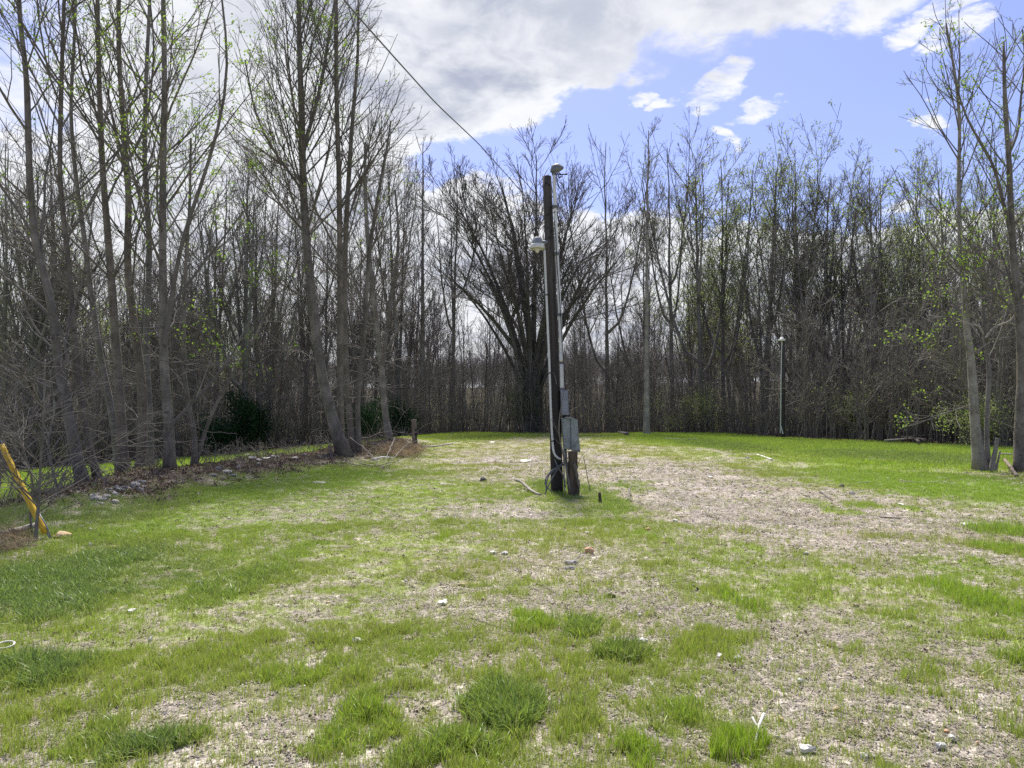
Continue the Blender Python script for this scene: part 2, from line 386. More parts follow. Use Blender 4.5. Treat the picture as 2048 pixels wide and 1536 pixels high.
# ------------------------------------------------------------------ ground sheet
def build_ground():
    az = np.concatenate([np.linspace(-47, 47, 330), np.linspace(47, 313, 60)[1:-1]])*np.pi/180
    rr = np.concatenate([np.geomspace(0.6, 60, 380), np.geomspace(60, 420, 70)[1:]])
    A, Rr = np.meshgrid(az, rr)
    x = Rr*np.sin(A); y = Rr*np.cos(A); z = H(x, y)
    z = z-0.004
    n, k = x.shape
    V = np.stack([x, y, z], -1).reshape(-1, 3); V = np.vstack([V, [[0, 0, float(H(0, 0))]]])
    i = np.arange(n-1)[:, None]*k; j = np.arange(k); j2 = (j+1) % k
    q = np.stack([i+j, i+k+j, i+k+j2, i+j2], -1).reshape(-1, 4)[:, ::-1]
    tri = np.stack([np.full(k, n*k), j, j2], -1)[:, ::-1]
    me = mesh_from('ground', V, [q, tri], None)
    de, li, dp, hg, wd, ba, bk = fields(V[:, 0], V[:, 1])
    for nm, a in (('dens', de), ('lime', li), ('deep', dp), ('wood', wd), ('bare', ba), ('bank', bk)):
        at_ = me.attributes.new(nm, 'FLOAT', 'POINT'); at_.data.foreach_set('value', a.astype(np.float32))
    m, t, b, _ = base_mat('ground_cover')
    def A_(nm):
        nd = t.node('ShaderNodeAttribute'); nd.attribute_name = nm; return nd.outputs['Fac']
    co = objco(t)
    n0 = t.noise(co, 0.5, 4, .6); n1 = t.noise(co, 3.2, 5, .6); n2 = t.noise(co, 28, 5, .7); n3 = t.noise(co, 85, 3, .6)
    vor = t.node('ShaderNodeTexVoronoi'); t.put(vor.inputs['Vector'], co); vor.inputs['Scale'].default_value = 60
    vor2 = t.node('ShaderNodeTexVoronoi'); t.put(vor2.inputs['Vector'], co); vor2.inputs['Scale'].default_value = 24
    sv = t.node('ShaderNodeSeparateXYZ'); t.put(sv.inputs[0], vor.outputs['Color'])
    sv2 = t.node('ShaderNodeSeparateXYZ'); t.put(sv2.inputs[0], vor2.outputs['Color'])
    gravel = t.mix(t.maprange(n1, .35, .68), (0.275, 0.25, 0.225), (0.24, 0.228, 0.215))
    gravel = t.mix(t.maprange(sv.outputs[0], .1, .95), gravel, (0.40, 0.355, 0.305))
    gravel = t.mix(t.maprange(sv.outputs[1], .72, .95), gravel, (0.10, 0.085, 0.075))
    gravel = t.mix(t.math('MULTIPLY', t.maprange(sv2.outputs[0], .86, .9), .8), gravel, (0.60, 0.55, 0.48))
    strawc = t.mix(t.maprange(n2, .3, .72), (0.32, 0.28, 0.205), (0.20, 0.175, 0.125))
    c = t.mix(t.maprange(t.math('ADD', n0, t.math('MULTIPLY', n2, .4)), .64, .98), gravel, strawc)
    mossc = t.mix(n2, (0.33, 0.33, 0.09), (0.21, 0.25, 0.06))
    grassc = t.mix(A_('lime'), mossc, t.mix(n2, (0.24, 0.36, 0.045), (0.15, 0.27, 0.035)))
    grassc = t.mix(A_('deep'), grassc, (0.085, 0.15, 0.035))
    gm = t.math('MULTIPLY', t.maprange(t.math('ADD', A_('dens'), t.math('MULTIPLY', t.math('SUBTRACT', n2, .5), .9)), .12, .9), .85)
    c = t.mix(gm, c, grassc)
    c = t.mix(1.0, c, t.mix(t.maprange(t.noise(co, 1.1, 5, .65), .3, .68), (.72, .70, .68), (1.12, 1.1, 1.07)), 'MULTIPLY')
    soil = t.mix(n2, (0.13, 0.10, 0.075), (0.06, 0.048, 0.038))
    c = t.mix(t.math('MULTIPLY', A_('bank'), .9), c, soil)
    litter = t.mix(t.maprange(n1, .3, .7), (0.105, 0.088, 0.064), (0.05, 0.044, 0.033))
    litter = t.mix(t.maprange(n0, .52, .75), litter, (0.05, 0.065, 0.03))
    c = t.mix(A_('wood'), c, litter)
    t.put(b.inputs['Base Color'], c); b.inputs['Roughness'].default_value = 0.95; b.inputs['Specular IOR Level'].default_value = 0.1
    hh = t.math('ADD', t.math('MULTIPLY', vor.outputs['Distance'], -.8), t.math('ADD', n2, t.math('MULTIPLY', n3, .4)))
    bump(t, b, hh, 0.9, 0.016)
    me.materials.append(m)
    o = obj('ground', me); tag(o, kind='structure', label='rough clearing of gravel, straw and patchy new grass')
    return o
ground = build_ground()

# ------------------------------------------------------------------ scattering (stuff only): points carrying instances
def scatter(name, pts, rot, scl, idx, protos, attrs=None, label=None):
    me = bpy.data.meshes.new(name); pts = np.asarray(pts, np.float32)
    me.vertices.add(len(pts)); me.vertices.foreach_set('co', pts.ravel())
    def add(nm, typ, a, key): at_ = me.attributes.new(nm, typ, 'POINT'); at_.data.foreach_set(key, a.ravel())
    add('rot', 'FLOAT_VECTOR', np.asarray(rot, np.float32), 'vector')
    scl = np.asarray(scl, np.float32)
    if scl.ndim == 1: scl = np.stack([scl]*3, 1)
    add('scl', 'FLOAT_VECTOR', scl, 'vector'); add('idx', 'INT', np.asarray(idx, np.int32), 'value')
    for k_, a in (attrs or {}).items(): add(k_, 'FLOAT', np.asarray(a, np.float32), 'value')
    col = bpy.data.collections.new(name+'_kinds')
    for i, pm in enumerate(protos): col.objects.link(bpy.data.objects.new(f'{name}_kind_{i:02d}', pm))
    o = obj(name, me); tag(o, kind='stuff', label=label)
    g = bpy.data.node_groups.new(name+'_spread', 'GeometryNodeTree')
    g.interface.new_socket('Geometry', in_out='INPUT', socket_type='NodeSocketGeometry')
    g.interface.new_socket('Geometry', in_out='OUTPUT', socket_type='NodeSocketGeometry')
    n = g.nodes; l = g.links
    gi = n.new('NodeGroupInput'); go = n.new('NodeGroupOutput'); ip = n.new('GeometryNodeInstanceOnPoints')
    ci = n.new('GeometryNodeCollectionInfo'); ci.inputs[0].default_value = col; ci.inputs['Separate Children'].default_value = True; ci.inputs['Reset Children'].default_value = True
    def na(nm, typ):
        x = n.new('GeometryNodeInputNamedAttribute'); x.data_type = typ; x.inputs[0].default_value = nm; return x.outputs[0]
    l.new(gi.outputs[0], ip.inputs['Points']); l.new(ci.outputs[0], ip.inputs['Instance']); ip.inputs['Pick Instance'].default_value = True
    l.new(na('idx', 'INT'), ip.inputs['Instance Index']); l.new(na('scl', 'FLOAT_VECTOR'), ip.inputs['Scale'])
    er = n.new('FunctionNodeEulerToRotation'); l.new(na('rot', 'FLOAT_VECTOR'), er.inputs[0]); l.new(er.outputs[0], ip.inputs['Rotation'])
    l.new(ip.outputs[0], go.inputs[0])
    md = o.modifiers.new('spread', 'NODES'); md.node_group = g
    return o
def polar(n, r0, r1, half=44, seed=None):
    r = np.sqrt(rng.random(n)*(r1*r1-r0*r0)+r0*r0); a = (rng.random(n)*2-1)*R_(half)
    return r*np.sin(a), r*np.cos(a)

# grass
def grass_mat():
    m = bpy.data.materials.new('grass_blade'); m.use_nodes = True; t = NT(m.node_tree); t.n.clear()
    out = t.node('ShaderNodeOutputMaterial')
    def A_(nm):
        nd = t.node('ShaderNodeAttribute'); nd.attribute_type = 'INSTANCER'; nd.attribute_name = nm; return nd.outputs['Fac']
    geo = t.node('ShaderNodeNewGeometry'); rnd = geo.outputs['Random Per Island']
    dry = t.mix(rnd, (0.41, 0.39, 0.10), (0.28, 0.32, 0.07))
    lime = t.mix(rnd, (0.35, 0.49, 0.03), (0.23, 0.38, 0.025))
    deep = t.mix(rnd, (0.125, 0.21, 0.032), (0.175, 0.26, 0.06))
    c = t.mix(A_('lime'), dry, lime); c = t.mix(A_('deep'), c, deep)
    c = t.mix(t.maprange(rnd, .93, .96), c, (0.38, 0.33, 0.18))
    d = t.node('ShaderNodeBsdfDiffuse'); tr = t.node('ShaderNodeBsdfTranslucent'); mx = t.node('ShaderNodeMixShader')
    gl = t.node('ShaderNodeBsdfGlossy'); gl.inputs['Roughness'].default_value = 0.45; gl.inputs['Color'].default_value = (.8, .85, .8, 1)
    mg = t.node('ShaderNodeMixShader'); mg.inputs[0].default_value = 0.045
    t.put(d.inputs[0], c); t.put(tr.inputs[0], c); mx.inputs[0].default_value = 0.5
    t.l.new(d.outputs[0], mx.inputs[1]); t.l.new(tr.outputs[0], mx.inputs[2])
    t.l.new(mx.outputs[0], mg.inputs[1]); t.l.new(gl.outputs[0], mg.inputs[2]); t.l.new(mg.outputs[0], out.inputs[0])
    return m
GM = grass_mat()
def tuft(n, spread, width, lean, seed, mat=GM, segs=3, flat=0.0):
    """n blades of unit height, each a tapering folded ribbon"""
    r = np.random.default_rng(seed); V = []; Q = []; T = []
    for i in range(n):
        a = r.random()*6.283; rad = spread*math.sqrt(r.random()); bx, by = rad*math.cos(a), rad*math.sin(a)
        h = r.uniform(.45, 1.1); la = r.random()*6.283; ln = lean*r.uniform(.2, 1.2); fa = r.random()*6.283
        wx, wy = math.cos(fa)*width/2*r.uniform(.7, 1.3), math.sin(fa)*width/2*r.uniform(.7, 1.3); b = len(V)
        for s in range(segs):
            u = s/segs; px_ = bx+math.cos(la)*ln*u*u*h; py_ = by+math.sin(la)*ln*u*u*h; pz = h*u*(1-.25*ln*u)-.03; f = 1-.6*u
            V += [(px_-wx*f, py_-wy*f, pz), (px_+wx*f, py_+wy*f, pz)]
        V.append((bx+math.cos(la)*ln*h, by+math.sin(la)*ln*h, h*(1-.25*ln)))
        for s in range(segs-1): Q.append((b+2*s, b+2*s+1, b+2*s+3, b+2*s+2))
        T.append((b+2*segs-2, b+2*segs-1, b+2*segs))
    return mesh_from('grass_tuft', V, [np.array(Q), np.array(T)], mat)
def grass():
    P = []; RT = []; SC = []; IX = []; LI = []; DP = []
    protos = []
    near = [tuft(6, .32, .05, .3, s) for s in range(4)]+[tuft(8, .55, .085, .95, 10+s, segs=4) for s in range(3)]
    mid = [tuft(16, 1.1, .07, .5, 20+s, segs=2) for s in range(4)]
    far = [tuft(34, 2.6, .16, .5, 30+s, segs=2) for s in range(4)]
    protos = near+mid+far
    for (n, r0, r1, lo, hi, hm) in ((150000, 1.8, 5.5, 0, 7, 1.0), (135000, 5.5, 10.5, 0, 7, 1.0), (95000, 10, 21, 7, 11, 1.0), (85000, 20, 58, 11, 15, 1.0)):
        x, y = polar(n, r0, r1)
        de, li, dp, hg, wd, ba, bk = fields(x, y)
        keep = rng.random(n) < np.clip(de*1.05, 0, 1)**1.1
        x, y, de, li, dp, hg = (q[keep] for q in (x, y, de, li, dp, hg))
        k = len(x)
        h = hg*rng.uniform(.6, 1.25, k)*hm
        P.append(np.stack([x, y, H(x, y)-.004], 1)); RT.append(np.stack([rng.normal(0, .12, k), rng.normal(0, .12, k), rng.random(k)*6.283], 1))
        sx = np.clip(h, .045, .10)*rng.uniform(.8, 1.2, k)
        SC.append(np.stack([sx, sx, h], 1))
        ix = rng.integers(lo, hi, k)
        if hi == 7: ix = np.where(rng.random(k) < dp*.8, rng.integers(4, 7, k), rng.integers(0, 4, k))
        IX.append(ix); LI.append(np.clip(li+rng.normal(0, .13, k), 0, 1)); DP.append(np.clip(dp+rng.normal(0, .12, k), 0, 1))
    cat = np.concatenate
    print('grass tufts', sum(len(p) for p in P))
    return scatter('grass', cat(P), cat(RT), cat(SC), cat(IX), protos, {'lime': cat(LI), 'deep': cat(DP)}, 'short new grass in patches over the gravel clearing')
grass()

# gravel and straw lying on the ground
def rock_mesh(seed, mat, flat=0.6, sub=1, rough=.35):
    bm = bmesh.new(); bmesh.ops.create_icosphere(bm, subdivisions=sub, radius=1)
    r = random.Random(seed); off = Vector((r.random()*50, r.random()*50, r.random()*50)); sx, sy = r.uniform(.8, 1.25), r.uniform(.65, 1.0)
    for v in bm.verts:
        d = mnoise.noise(v.co*1.1+off)*rough+mnoise.noise(v.co*2.7+off)*rough*.5
        v.co *= 1+d; v.co.x *= sx; v.co.y *= sy; v.co.z *= flat
    me = bpy.data.meshes.new('rock'); bm.to_mesh(me); bm.free(); me.materials.append(mat); return me
def inst_mat(name, cols, rough=.85):
    m, t, b, _ = base_mat(name); oi = t.node('ShaderNodeObjectInfo')
    rp = t.node('ShaderNodeValToRGB'); rp.color_ramp.interpolation = 'CONSTANT'; t.put(rp.inputs[0], oi.outputs['Random'])
    e = rp.color_ramp.elements
    while len(e) < len(cols): e.new(0.5)
    for i, c in enumerate(cols): e[i].position = i/len(cols); e[i].color = c+(1,)
    n = t.noise(objco(t), 2.5, 4, .6)
    t.put(b.inputs['Base Color'], t.mix(1.0, rp.outputs[0], t.mix(n, (.75, .75, .75), (1.15, 1.15, 1.15)), 'MULTIPLY'))
    b.inputs['Roughness'].default_value = rough
    return m
def gravel():
    gm = inst_mat('gravel_stone', [(.38, .34, .30), (.30, .265, .24), (.24, .225, .22), (.48, .43, .37), (.15, .135, .12), (.37, .30, .245), (.45, .38, .27), (.32, .30, .295), (.62, .58, .51)])
    protos = [rock_mesh(100+i, gm, .5, 0) for i in range(6)]
    X = []; Y_ = []; SC = []
    for n, r0, r1, s0, s1 in ((42000, 1.8, 6.5, .003, .009), (30000, 6.5, 13, .005, .015), (16000, 13, 26, .012, .03)):
        x, y = polar(n, r0, r1); de, li, dp, hg, wd, ba, bk = fields(x, y)
        k = rng.random(n) < (.12+.88*ba)*(1-wd)
        x, y = x[k], y[k]; X.append(x); Y_.append(y); SC.append(s0+(s1-s0)*rng.random(len(x))**3)
    x, y, s = map(np.concatenate, (X, Y_, SC)); k = len(x)
    scatter('gravel', np.stack([x, y, H(x, y)+s*.1], 1), rng.random((k, 3))*np.array([.6, .6, 6.28]), s, rng.integers(0, 6, k), protos, None, 'grey and pink crushed gravel of the old yard')
    # straw, bark chips, dead blades
    def bits(seed, n=7, mt='straw'):
        r = np.random.default_rng(seed); V = []; Q = []
        for i in range(n):
            a = r.random()*3.1416; c, s_ = math.cos(a), math.sin(a); L = r.uniform(.4, 1.0); wd = r.uniform(.03, .06); ox, oy = r.uniform(-1, 1, 2); z0, z1 = r.uniform(0.02, .16, 2); b = len(V); bend = r.uniform(-.15, .15)
            for u, z in ((-.5, z0), (0, max(z0, z1)+.03), (.5, z1)):
                bx = ox+c*L*u-s_*bend*(1-4*u*u); by = oy+s_*L*u+c*bend*(1-4*u*u)
                V += [(bx-s_*wd, by+c*wd, z), (bx+s_*wd, by-c*wd, z+.02)]
            Q += [(b, b+1, b+3, b+2), (b+2, b+3, b+5, b+4)]
        return mesh_from('straw_bits', V, [np.array(Q)], M[mt])
    pr = [bits(500+i) for i in range(5)]+[bits(520+i, 3, 'twig') for i in range(2)]
    X = []; Y_ = []; SC = []
    for n, r0, r1, s in ((17000, 1.8, 6.5, .045), (14000, 6.5, 14, .065), (9000, 14, 30, .11)):
        x, y = polar(n, r0, r1); de, li, dp, hg, wd, ba, bk = fields(x, y)
        k = rng.random(n) < (.25+.6*sstep(.4, .6, fbm(x, y, .6, 3, 91)))*(1-wd)*(1-.6*np.clip(de, 0, 1)**2)
        X.append(x[k]); Y_.append(y[k]); SC.append(np.full(k.sum(), s)*rng.uniform(.6, 1.3, k.sum()))
    x, y, s = map(np.concatenate, (X, Y_, SC)); k = len(x)
    scatter('straw', np.stack([x, y, H(x, y)], 1), np.stack([rng.normal(0, .1, k), rng.normal(0, .1, k), rng.random(k)*6.28], 1), s, rng.integers(0, 7, k), pr, None, 'dry straw and dead blades lying between the gravel')
gravel()
# ------------------------------------------------------------------ trees
def unit(v): return v/(np.linalg.norm(v, axis=-1, keepdims=True)+1e-9)
def spawn(P, Rr, dens, t0, t1, ang, angsd, lenf, n, up, wig, rratio, rtip, r, minlen=0.12, nmin=0):
    m, k, _ = P.shape
    L = np.linalg.norm(np.diff(P, axis=1), axis=2).sum(1)
    cnt = np.maximum(r.poisson(np.maximum(dens*L*(t1-t0), 0)), nmin)
    idx = np.repeat(np.arange(m), cnt); N = len(idx)
    if N == 0: return np.zeros((0, n, 3)), np.zeros((0, n))
    t = t0+(t1-t0)*r.random(N); f = t*(k-1); i = np.minimum(f.astype(int), k-2); u = f-i
    p = P[idx, i]*(1-u)[:, None]+P[idx, i+1]*u[:, None]; rad = Rr[idx, i]*(1-u)+Rr[idx, i+1]*u
    T = unit(P[idx, i+1]-P[idx, i]); q = unit(np.cross(T, r.normal(size=(N, 3))))
    a = np.radians(r.normal(ang, angsd, N))[:, None]
    d = unit(np.cos(a)*T+np.sin(a)*q)
    ll = np.maximum(lenf(L[idx], t)*r.uniform(.65, 1.25, N), minlen)
    out = np.zeros((N, n, 3)); out[:, 0] = p; st = (ll/(n-1))[:, None]
    for s in range(1, n):
        d = unit(d+np.array([0, 0, up])*1.0+r.normal(size=(N, 3))*wig); out[:, s] = out[:, s-1]+d*st
    r0 = np.clip(rad*rratio, rtip, np.maximum(rtip, 0.0058*ll+rtip*.6)); w_ = np.linspace(0, 1, n)
    return out, r0[:, None]*(1-w_)+np.minimum(rtip, r0)[:, None]*w_

def leaf_mesh(pts, size, mat, r, per=4, spread=.08, name='leaves', droop=.3):
    pts = np.repeat(pts, per, 0); N = len(pts); pts = pts+r.normal(size=(N, 3))*spread
    a = unit(r.normal(size=(N, 3))-np.array([0, 0, droop])); b = unit(np.cross(a, r.normal(size=(N, 3)))); c = np.cross(a, b)
    s = size*r.uniform(.5, 1.2, N)[:, None]
    V = np.stack([pts, pts+a*s*.5+b*s*.36+c*s*.08, pts+a*s, pts+a*s*.5-b*s*.36+c*s*.08], 1).reshape(-1, 3)
    i = np.arange(N)[:, None]*4
    return mesh_from(name, V, [i+np.array([[0, 1, 2]]), i+np.array([[0, 2, 3]])], mat, False)

def crown(lv0, r, kind, twigmat, leaf=None, scale=1.0, tip=.005):
    """grow three further levels on the given stems (P, R); returns the crown mesh and twig ends"""
    P, Rr = lv0
    k = kind
    tb = Tubes()
    A = spawn(P, Rr, k['d1']/scale, k['t0'], .985, k['a1'], k.get('as1', 9), lambda L, t: k['l1']*scale*(1.1-(t-k['t0'])/(1-k['t0']))**k.get('pw', .6)+.25, 8, k['up1'], .07, .55, tip*1.3, r, .4)
    B = spawn(*A, k['d2']/scale, .12, .98, 36, 10, lambda L, t: L*.46*(1.12-t)**.8+.12, 5, k['up2'], .10, .6, tip, r, .25, 1)
    if k.get('dead'):
        Z = spawn(P, Rr, k['dead'], .04, k['t0']+.12, 78, 18, lambda L, t: 1.7+0*t, 9, -.015, .20, .22, tip, r, .5); Z2 = spawn(*Z, 1.6, .25, 1, 50, 15, lambda L, t: L*.4+.1, 6, .0, .2, .6, tip*.8, r, .2, 1); Z3 = spawn(*Z2, 2, .2, 1, 45, 15, lambda L, t: L*.4+.1, 4, .02, .2, .7, tip*.7, r, .15, 1)
        tb.add(*Z, 5).add(*Z2, 4).add(*Z3, 3)
    Cc = spawn(*B, k['d3']/scale, .1, 1.0, 36, 12, lambda L, t: L*.42*(1.15-t*.7)+.08*scale, 4, k['up2'], .13, .7, tip*.8, r, .14, 2)
    parts = [(A, 5), (B, 4), (Cc, 3)]
    if k.get('d4'):
        Dd = spawn(*Cc, k['d4']/scale, .15, 1.0, 34, 12, lambda L, t: L*.5*(1.15-t*.6)+.05*scale, 3, k['up2'], .13, .8, tip*.7, r, .10, 1)
        parts.append((Dd, 3))
    for (p, q), s in parts:
        if len(p): tb.add(p, q, s)
    ends = parts[-1][0][0][:, -1]
    return tb, ends, A

NEAR = dict(dead=1.6, d1=1.75, t0=.16, a1=40, l1=3.8, up1=.07, d2=1.7, up2=.055, d3=2.8, d4=2.2)
POPLAR = dict(d1=3.0, t0=.30, a1=40, l1=3.4, up1=.09, d2=2.2, up2=.06, d3=3.8, d4=2.4)
WOOD = dict(d1=1.5, t0=.36, a1=38, l1=4.0, up1=.09, d2=2.0, up2=.06, d3=3.2, d4=2.4, pw=.35)
SLIM = dict(d1=2.2, t0=.35, a1=36, l1=2.4, up1=.10, d2=1.8, up2=.07, d3=2.6, d4=1.4, pw=.5)

def stem_path(pix, Y, wpx, n=26, extend=None, sway=0.0):
    """trunk from pixels at distance Y (base sits on the ground)"""
    pts = []
    g = at(pix[0][0], pix[0][1], Y); gz = float(H(g.x, Y))
    for px, py in pix: pts.append(at(px, py, Y))
    pts = np.array([tuple(p) for p in pts])
    if sway: pts[:, 1] += sway*(pts[:, 2]-pts[0, 2])
    pts[0, 2] = gz-.08
    if extend: pts = np.vstack([pts, pts[-1]+np.array(extend)])
    w_ = np.array(wpx, float)/2/F*Y
    rr = np.interp(np.linspace(0, 1, len(pts)), np.linspace(0, 1, len(w_)), w_)
    q = resample(np.c_[pts, rr], n)
    return q[:, :3], q[:, 3]
def flare(P, Rr):
    z = P[:, 2]-P[0, 2]; return Rr*(1+.28*np.exp(-z/.2))

def hero(stems, kind, label, group=None, leaf=None, bark_='bark_grey', twig='twig', seed=1, limbs=(), tip=.0055, name='bare_tree', cat='tree', lleaf=(0.062, 8, .06), leaf_frac=1.0, leafband=None):
    """stems: list of (P,R) world paths; limbs: extra hand placed branches (P,R)"""
    r = np.random.default_rng(seed); base = stems[0][0][0].copy()
    root = empty(name, base); tag(root, label, cat, group)
    for P, Rr in stems:
        t = Tubes().add(P-base, Rr, 12, cap=True, lump=.10)
        obj('trunk', t.mesh('trunk', M[bark_]), root)
    ends = []
    for s_, (P, Rr) in enumerate(stems):
        tb = Tubes()
        for j, (P, Rr) in enumerate([(P-base, Rr)]+([(q-base, w_) for q, w_ in limbs] if s_ == 0 else [])):
            q = resample(np.c_[P, Rr], 26); kk = dict(kind)
            if j: kk.update(t0=.15, l1=kind['l1']*.45, d1=kind['d1']*1.0); tb.add(P, Rr, 6)
            if np.linalg.norm(P[-1]-P[0]) < 1.2: continue
            t2, e, A = crown((q[None, :, :3], q[None, :, 3]), r, kk, None, tip=tip)
            off = tb.n
            tb.V += t2.V; tb.Q += [x+off for x in t2.Q]; tb.n += t2.n; ends.append(e)
        if tb.n: obj('branches', tb.mesh('branches', M[twig]), root)
    ends = np.concatenate(ends)
    if leaf:
        cen = ends[r.integers(0, len(ends), max(3, int(600*leaf_frac)))]; dm = np.full(len(ends), 9.0)
        for c_ in cen: dm = np.minimum(dm, np.linalg.norm(ends-c_, axis=1))
        e = ends[(dm < .24) & (r.random(len(ends)) < .8)]
        if leafband is not None:
            zz = e[:, 2]+base[2]; e = e[(zz > leafband[0]) & (zz < leafband[1])]
        if len(e):
            lo = obj('leaves', leaf_mesh(e, lleaf[0], M[leaf], r, lleaf[1], lleaf[2]), root); lo['kind'] = 'stuff'
    return root

# --- near trees, left bank
GL = 'bare trees leaning along the bank at the left'
def limb(pix, Y, w0, w1, n=12, dy=0.0):
    pts = np.array([tuple(at(px, py, Y+dy*i/(len(pix)-1))) for i, (px, py) in enumerate(pix)])
    q = resample(pts, n); return q, np.linspace(w0, w1, n)/2/F*Y
def st(pix, Y, w, ext=(0, 0, 3.0), sway=0): P, Rr = stem_path(pix, Y, w, 30, ext, sway); return P, flare(P, Rr)

hero([st([(168, 985), (152, 910), (137, 820), (120, 762), (112, 683), (104, 601), (93, 565), (68, 478), (58, 342), (54, 147), (38, 34)], 14.5, [25, 21, 19, 17, 15, 14, 12, 9, 7], (-.1, 0, 2.5))],
     dict(NEAR, t0=.3), 'thick pale grey tree with a low limb sweeping left, nearest the yellow guard', GL, None, 'bark_grey', 'twig', 3,
     [limb([(138, 800), (100, 775), (60, 758), (0, 735), (-60, 700)], 14.5, 8, 4, dy=-.6), limb([(104, 640), (78, 605), (50, 585), (0, 548), (-40, 500)], 14.5, 7, 3, dy=.4),
      limb([(130, 790), (136, 720), (125, 660), (100, 610), (85, 575), (75, 500)], 14.3, 6, 3, dy=-.4), limb([(112, 700), (95, 690), (60, 640), (30, 560)], 14.6, 5, 3, dy=.5)], leafband=None)
hero([st([(197, 985), (180, 905), (165, 820), (155, 740), (150, 680), (142, 600), (137, 513), (118, 369), (123, 154), (128, 0)], 14.8, [15, 13, 12, 11, 10, 9, 7, 6], (.1, 0, 2.5))],
     dict(NEAR, t0=.35), 'slim grey-brown tree standing just right of the thick pale trunk', GL, 'leaf_spring', 'bark_rough', 'twig', 4, leaf_frac=.5)
hero([st([(249, 960), (244, 890), (241, 833), (238, 751), (230, 669), (223, 560), (219, 513), (205, 342), (198, 171), (195, 0)], 16, [24, 19, 17, 16, 15, 13, 10, 8, 7], (-.1, 0, 2.5))],
     dict(NEAR, t0=.3), 'straight grey tree with rough dark bark at its flared foot beside the rock heap', GL, 'leaf_spring', 'bark_rough', 'twig', 5, leaf_frac=.5)
hero([st([(242, 950), (228, 840), (221, 806), (202, 724), (189, 642), (178, 560), (170, 480), (150, 350), (140, 220), (150, 60)], 17.4, [17, 14, 12, 11, 10, 8, 6, 5], (0, 0, 2))],
     dict(NEAR, t0=.3), 'dark slender tree leaning left behind the straight grey trunk', GL, None, 'bark_dark', 'twig', 6)
hero([st([(277, 945), (288, 850), (282, 738), (270, 669), (262, 587), (252, 540), (260, 376), (251, 325), (244, 205), (236, 103), (238, 0)], 17, [20, 17, 15, 14, 12, 10, 8, 6], (0, 0, 2.5))],
     dict(NEAR, t0=.3), 'crooked reddish grey tree bowed left between straight grey trunk and knotty forked tree', GL, 'leaf_spring', 'bark_rough', 'twig', 7,
     [limb([(252, 325), (285, 280), (300, 200), (310, 100), (300, 0)], 17, 6, 3), limb([(251, 330), (215, 290), (150, 200), (110, 120)], 17, 5, 2)], leaf_frac=.4)
hero([st([(300, 950), (300, 870), (297, 780), (290, 690), (296, 600), (300, 480), (288, 330), (292, 150), (300, 0)], 19, [16, 13, 12, 11, 9, 7, 5], (0, 0, 2.5))],
     dict(NEAR, t0=.3), 'dark trunk hidden low down by a mossy stub, just left of the knotty forked tree', GL, None, 'bark_dark', 'twig', 77)
hero([st([(339, 966), (340, 875), (333, 800), (325, 697), (327, 600), (325, 513), (326, 308), (330, 171), (326, 0)], 15.8, [23, 19, 18, 16, 15, 13, 11, 9, 8], (0, 0, 3))],
     dict(NEAR, t0=.25), 'knotty forked grey tree with scarred bark and a limb rising right', GL, 'leaf_spring', 'bark_grey', 'twig', 8,
     [limb([(343, 852), (360, 830), (385, 805), (425, 765), (470, 700), (500, 640)], 15.8, 8, 3, dy=.6), limb([(330, 690), (342, 609), (350, 540), (362, 461), (393, 410), (417, 325), (448, 222), (461, 137), (444, 0)], 15.7, 11, 4, dy=-.5),
      limb([(342, 612), (376, 568), (427, 500), (490, 420)], 15.8, 7, 3, dy=.5)], leaf_frac=.5)
hero([st([(387, 941), (393, 886), (380, 828), (366, 739), (368, 640), (372, 520), (380, 400)], 17.4, [12, 10, 9, 7, 6, 4], (0, 0, 1.5)),
      st([(389, 941), (405, 880), (424, 825), (470, 740), (506, 685), (540, 600)], 17.5, [9, 7, 6, 5, 3], (.3, 0, .6))],
     dict(NEAR, t0=.25, l1=2.0), 'small twin-stemmed sapling with fresh green leaves at the right end of the leaning row', GL, 'leaf_spring', 'bark_grey', 'twig', 9, leaf_frac=1.0, lleaf=(.07, 8, .08), tip=.0045)
# --- main pair
hero([st([(690, 919), (672, 860), (654, 802), (641, 742), (630, 646), (622, 586), (612, 478), (605, 342), (603, 222), (598, 68), (597, 0)], 22.5, [30, 23, 20, 19, 18, 16, 14, 11, 9, 7], (0, 0, 4))],
     dict(NEAR, t0=.28, l1=5.0, d1=3.0), 'tall pale grey tree leaning left with a smooth ringed trunk', GL, 'leaf_spring', 'bark_grey', 'twig', 10,
     [limb([(606, 300), (616, 268), (643, 171), (653, 100), (670, 0)], 22.5, 9, 5), limb([(604, 380), (580, 345), (545, 300), (510, 230), (490, 120)], 22.5, 6, 3), limb([(627, 600), (600, 590), (565, 570), (530, 540)], 22.5, 5, 2, dy=-1)], leaf_frac=.4, lleaf=(.08, 7, .08))
hero([st([(684, 915), (681, 860), (680, 795), (680, 716), (681, 625), (680, 560), (680, 513), (678, 342), (673, 205), (672, 0)], 22.8, [16, 14, 13, 13, 12, 11, 10, 8, 6], (0, 0, 4))],
     dict(NEAR, t0=.28, l1=4.6, d1=3.0), 'straight tree with peeling reddish bark close behind the leaning pale tree', GL, None, 'bark_rough', 'twig', 11,
     [limb([(679, 420), (720, 360), (760, 300), (800, 240)], 22.8, 6, 2)])
